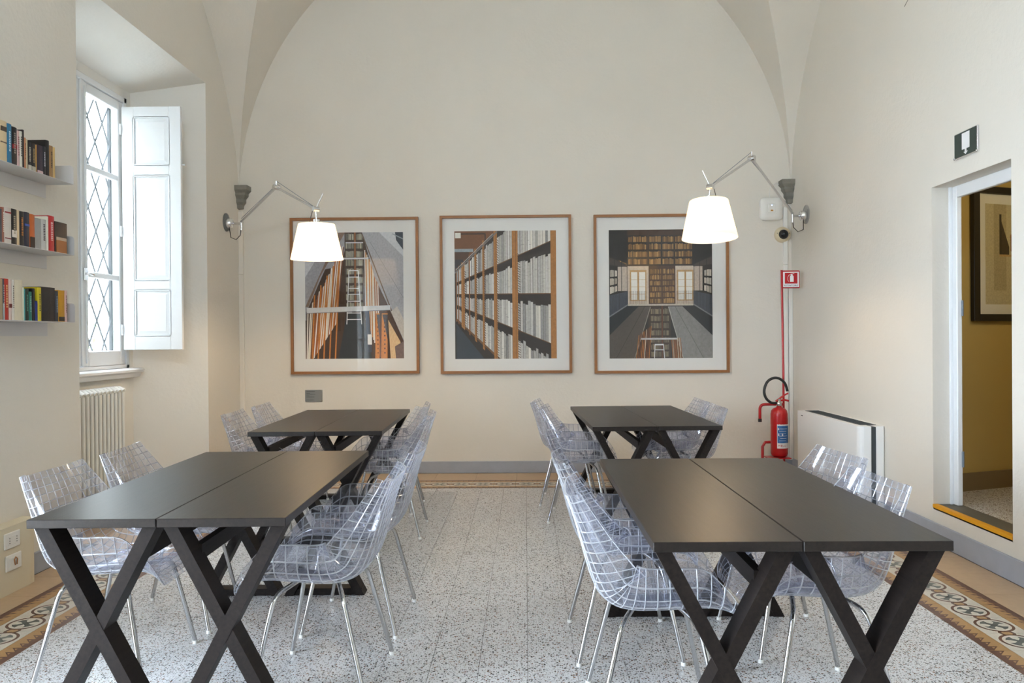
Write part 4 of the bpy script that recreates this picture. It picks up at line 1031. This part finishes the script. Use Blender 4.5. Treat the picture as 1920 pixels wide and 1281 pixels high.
book(Yp(70), Yp(77), z, .186, .15, (206, 186, 40), 'bright yellow paperback on the lowest shelf', G3, title=(70, 66, 20))
book(Yp(77), Yp(103), z, .192, .165, (24, 24, 28), 'big black book with a dim portrait cover, lowest shelf', G3)
book(Yp(103), Yp(109), z, .176, .14, (38, 46, 60), 'slate blue paperback on the lowest shelf', G3, title=(150, 160, 170))
book(Yp(109), Yp(121), z, .182, .15, (196, 142, 30), 'mustard yellow paperback on the lowest shelf', G3, [(.02, .16, (30, 26, 26))])
book(Yp(121), Yp(126), z, .184, .14, (214, 178, 172), 'thin pale pink paperback at the shelf end, lowest shelf', G3, title=(120, 80, 80))

# ------------------------------------------------------------------ socket box on the left wall
sb = thing('socket_box', 'cream boxed-in socket column at the foot of the bookshelf wall', 'socket box', (XL, 4.30, 0))
b = MB(); pts = [(0, -.24), (.095, -.24), (.095, .12), (.088, .165), (.066, .195), (0, .205)]; b.prism(pts, 0, .36); b.build('box', 'cream_paint', sb)
for z0, y0 in ((.245, -.055), (.125, -.045)):
    b = MB(); b.cbox((.095, y0 - .055, z0), (.104, y0 + .075, z0 + .085), .003); so = b.build('socket_plate', 'plastic_white', sb)
    b = MB(); b.cbox((.104, y0 - .03, z0 + .018), (.107, y0 + .05, z0 + .067), .001); b.build('socket_insert', 'plastic_white', so)
    if z0 > .2:
        for yy in (y0 - .02, y0 + .04):
            b = MB()
            for k in (-1, 0, 1): b.lathe([(0, .1078), (.003, .1078), (.003, .107)], 8, (0, yy, z0 + .0425 + k * .013), 'x')
            b.build('pin_holes', 'ink', so)
    else:
        b = MB(); b.tube([(.1085, y0 + .012, z0 + .025), (.1085, y0 + .004, z0 + .055), (.1085, y0 + .016, z0 + .066), (.1085, y0 + .03, z0 + .055), (.1085, y0 + .026, z0 + .025)], .0035, 6); b.build('bell_mark', 'frame_wood', so)

# ------------------------------------------------------------------ things on the back wall by the right corner
ap = thing('wireless_router', 'square white rounded wireless access point on the wall beside the lamp arm', 'router', (2.44, YB, 2.49))
b = MB(); r = .045; w = .112; pts = []
for cx, cz, a0 in ((w - r, w - r, 0), (-w + r, w - r, PI/2), (-w + r, -w + r, PI), (w - r, -w + r, 1.5*PI)):
    for i in range(7): a = a0 + PI / 2 * i / 6; pts.append((cx + r * math.cos(a), cz + r * math.sin(a)))
vs = []; n = len(pts)
for k, y in ((1, 0), (1, -.028), (.95, -.038), (.5, -.044)): vs += [(x * k, y, zz * k + .11) for x, zz in pts]
b.add(vs, [(i*n+j, i*n+(j+1)%n, (i+1)*n+(j+1)%n, (i+1)*n+j) for i in range(3) for j in range(n)] + [tuple(range(3*n, 4*n))], smooth=True); b.build('housing', 'plastic_white', ap)
b = MB(); b.cbox((-.036, -.049, .075), (.036, -.043, .155), .008); b.build('centre_badge', 'plastic_white', ap)
b = MB(); b.lathe([(0, -.0505), (.005, -.050), (.005, -.049)], 12, (0, 0, .142), 'y'); b.build('status_light', 'led_blue', ap)
b = MB(); b.box((-.012, -.0502, .085), (.012, -.049, .098)); b.build('logo_patch', 'yellow_tape', ap)
b = MB(); b.box((-.009, -.0506, .089), (-.001, -.0502, .095)); b.box((.002, -.0506, .089), (.010, -.0502, .095)); b.build('logo_mark', 'ink', ap)
b = MB(); b.tube([(-.01, -.008, .215), (-.012, -.008, .28), (.0, -.008, .34), (.05, -.008, .37), (.12, -.008, .33), (.17, -.008, .24), (.175, -.008, .19)], .004, 6); b.build('data_cable', 'plastic_white', ap)
dc = thing('security_camera', 'small dome security camera with dark lens below the access point', 'camera', (2.552, YB, 2.345))
b = MB(); b.lathe([(.078, 0), (.078, -.022), (.070, -.038), (.050, -.046), (.048, -.05)], 32, (0, 0, 0), 'y'); b.build('dome_base', 'plastic_cream', dc)
b = MB(); b.lathe([(.048, -.042), (.046, -.058), (.036, -.078), (.018, -.090), (0, -.093)], 24, (0, 0, 0), 'y'); b.build('dome_lens', 'dome_dark', dc)
for a in (.2, PI - .2):
    b = MB(); b.lathe([(0, -.045), (.004, -.044), (.004, -.04)], 8, (.060 * math.cos(a), 0, .060 * math.sin(a)), 'y'); b.build('screw', 'ink', dc)

# fire extinguisher on its red stand with a pole sign
EX, EY = 2.335, 7.56
es = thing('extinguisher_stand', 'red tubular extinguisher stand with tall pole in the corner', 'stand', (EX, EY, 0))
b = MB(); b.tube([(.100, .06, .02), (.097, .06, 1.0), (.087, .06, 1.965)], .0105, 10); b.build('pole', 'red_paint', es)
b = MB(); b.tube(arc_path((.10, .06, .70), (-.125, .06, .70), (-.125, .06, .54), .05), .0135, 10); arm = b.build('hook_arm', 'red_paint', es)
b = MB(); b.tube([(-.125, .06, .565), (-.125, .06, .535)], .017, 10); b.build('rubber_end', 'black_rubber', arm)
b = MB(); b.tube([(.100, .06, .335), (0, .09, .34), (-.075, .07, .34), (-.10, .07, .30), (-.10, .07, .012)], .0135, 10); b.tube([(-.10, .07, .014), (-.10, -.13, .014), (.100, -.13, .014), (.100, .06, .014)], .0135, 10); b.build('base_frame', 'red_paint', es)
b = MB(); b.box((-.10, -.12, .21), (.11, .045, .218)); b.tube([(-.10, -.1, .014), (-.10, -.1, .215)], .01, 8); b.build('cradle', 'red_paint', es)
b = MB(); b.cbox((.118, .082, 1.825), (.292, .094, 1.992), .006); sg = b.build('sign_panel', 'sign_red', es); sg.location = (-.038, -.035, -.032)
b = MB(); b.box((.134, .0808, 1.835), (.282, .0822, 1.98)); b.build('sign_border', 'sign_white', sg)
b = MB(); b.box((.150, .0798, 1.868), (.268, .081, 1.970)); b.build('sign_field', 'sign_red', sg)
b = MB(); b.prism([(.198, 1.885), (.232, 1.885), (.232, 1.936), (.224, 1.946), (.222, 1.956), (.208, 1.956), (.206, 1.946), (.198, 1.936)], .0788, .080, axis='y')
b.tube([(.206, .0795, 1.954), (.188, .0795, 1.948), (.178, .0795, 1.93), (.178, .0795, 1.90), (.186, .0795, 1.888)], .0022, 6); b.bar((.204, .0795, 1.957), (.238, .0795, 1.964), .004, .0014); b.build('extinguisher_symbol', 'sign_white', sg)
text_mesh('sign_letters', 'ESTINTORE', .022, 'ink', sg, face_y((.208, .0800, 1.8505)), fit=.125)
ex = thing('fire_extinguisher', 'red fire extinguisher with blue and white label on the stand', 'extinguisher', (EX + .03, EY - .02, .218))
b = MB(); b.lathe([(0, .012), (.05, .0), (.070, .012), (.078, .035), (.078, .30), (.079, .31), (.079, .36), (.078, .37), (.078, .40), (.072, .43), (.055, .45), (.025, .462), (.02, .49), (0, .49)], 32); b.build('cylinder', 'red_paint', ex)
b = MB(); b.lathe([(.024, .475), (.026, .485), (.026, .505), (.018, .515), (.014, .54), (0, .54)], 20); b.build('valve', 'chrome', ex)
b = MB(); b.tube([(-.03, 0, .515), (.01, 0, .545), (.05, 0, .575), (.085, 0, .59)], [.010, .010, .008, .008], 8); b.tube([(-.01, 0, .52), (.05, 0, .53), (.09, 0, .52)], .009, 8); b.build('lever_handle', 'red_paint', ex)
hp = [(-.02, 0, .50), (-.075, -.005, .505), (-.125, -.01, .55), (-.14, -.01, .62), (-.11, -.01, .70), (-.05, -.01, .735), (.01, 0, .725), (.06, .01, .68), (.085, .02, .61)]
b = MB(); b.tube([spline(hp, i / 40) for i in range(41)], .0125, 10); b.build('hose', 'black_rubber', ex)
def wrap(b, r, a0, a1, z0, z1, n=14):
    vs = []
    for i in range(n + 1):
        a = lerp(a0, a1, i / n); vs += [(r * math.sin(a), -r * math.cos(a), z0), (r * math.sin(a), -r * math.cos(a), z1)]
    b.add(vs, [(2*i, 2*i+2, 2*i+3, 2*i+1) for i in range(n)], smooth=True)
b = MB(); wrap(b, .0786, -.55, 1.4, .085, .318); lb = b.build('label', 'label_white', ex, fix=False)
b = MB(); wrap(b, .0790, -.50, 1.4, .135, .295); b.build('label_field', 'label_blue', lb, fix=False)
b = MB()
for k in range(6): wrap(b, .0794, -.30 + .1 * (k % 2), .5 + .1 * (k % 3), .155 + k * .022, .158 + k * .022)
wrap(b, .0794, -.42, -.30, .20, .225); wrap(b, .0794, .0, .14, .20, .225); wrap(b, .0794, -.42, -.30, .255, .275)
b.build('label_lines', 'label_white', lb, fix=False)
for i, chx in enumerate('MILU'):
    a = -.32 + i * .24; text_mesh('label_letter', chx, .030, 'sign_red', lb, Matrix.Rotation(a, 4, 'Z') @ face_y((0, -.0792, .110)), fit=.015 if chx != 'I' else .006)

# fan coil heater against the right wall
fc = thing('fan_coil_unit', 'low white fan coil heater with dark grille against the right wall', 'heater', (XR, 6.615, 0))
L2 = .665; D2 = .195
def rounded(x0, x1, y0, y1, r, near_only=True):
    p = [(x1, y1), (x0, y1), (x0, y0 + r)]
    for i in range(7): a = PI + PI / 2 * i / 6; p.append((x0 + r + r * math.cos(a), y0 + r + r * math.sin(a)))
    return p + [(x1, y0)]
b = MB(); b.prism(rounded(-D2, -D2 + .090, -L2, L2, .05), .05, .675); b.build('front_panel', 'unit_white', fc)
b = MB(); b.box((-D2 + .090, -L2 + .012, .05), (-.066, L2 - .01, .668)); b.build('dark_band', 'dark_grille', fc)
b = MB(); b.box((-D2 + .045, -L2 + .09, .674), (-.03, L2 - .06, .6775)); b.build('top_grille', 'dark_grille', fc)
b = MB(); b.prism([(-.066, L2), (-.066, -L2), (-.015, -L2), (0, -L2 + .02), (0, L2)], .0, .675); b.build('back_panel', 'unit_white', fc)
b = MB()
for k in range(30): b.box((-D2 + .055, -L2 + .12 + k * .038, .677), (-.04, -L2 + .128 + k * .038, .680))
b.build('grille_slats', 'dark_grille', fc)['kind'] = 'stuff'
b = MB(); b.box((-D2 + .02, -L2 + .05, .0), (-.07, L2 - .05, .05)); b.build('plinth', 'dark_grille', fc)
b = MB(); b.box((-D2 - .0008, .53, .634), (-D2, .572, .640)); b.build('maker_mark', 'ink', fc)

# exit sign on the right wall above the door
sx = thing('exit_sign', 'dark sign with white door symbol and down arrow above the doorway', 'sign', (XR, 4.838, 2.41))
b = MB(); b.cbox((-.012, -.125, 0), (0, .125, .155), .002); b.build('sign_panel', 'alu', sx)
b = MB(); b.box((-.0128, -.118, .007), (-.0118, .122, .150)); b.build('sign_field', 'sign_green', sx)
b = MB(); b.box((-.0136, -.045, .045), (-.0127, .038, .142)); b.build('door_symbol', 'sign_white', sx)
b = MB(); b.prism([(-.012, .045), (-.012, .028), (-.026, .028), (-.003, .012), (.020, .028), (.006, .028), (.006, .045)], -.0136, -.0127, axis='x'); b.build('arrow', 'sign_white', sx)
for y in (-.12, .12):
    b = MB(); b.lathe([(0, -.019), (.006, -.018), (.007, -.012)], 10, (0, y, .006), 'x'); b.build('screw', 'chrome', sx)

# ------------------------------------------------------------------ garden shrub seen faintly through the window
gs = thing('garden_shrub', 'green leafy shrub outside the shuttered window', 'shrub', (-6.2, 10.2, -.35))
b = MB(); r_ = random.Random(3)
for k in range(900):
    c = Vector((r_.gauss(0, .45), r_.gauss(0, .6), r_.uniform(.3, 1.95))); a = Vector((r_.uniform(-1, 1), r_.uniform(-1, 1), r_.uniform(-.6, .6))).normalized() * .05; d_ = a.cross(Vector((r_.uniform(-1, 1), r_.uniform(-1, 1), 1))).normalized() * .025
    b.add([c - a, c + d_, c + a, c - d_], [(0, 1, 2, 3)])
b.build('foliage', 'leaf', gs, fix=False)['kind'] = 'stuff'
b = MB(); b.tube([(0, 0, 0), (.02, .03, .5), (-.05, .1, 1.3)], [.04, .035, .015], 8); b.tube([(.01, .02, .3), (.2, -.2, 1.2)], [.02, .01], 6); b.build('stem', 'bark', gs)
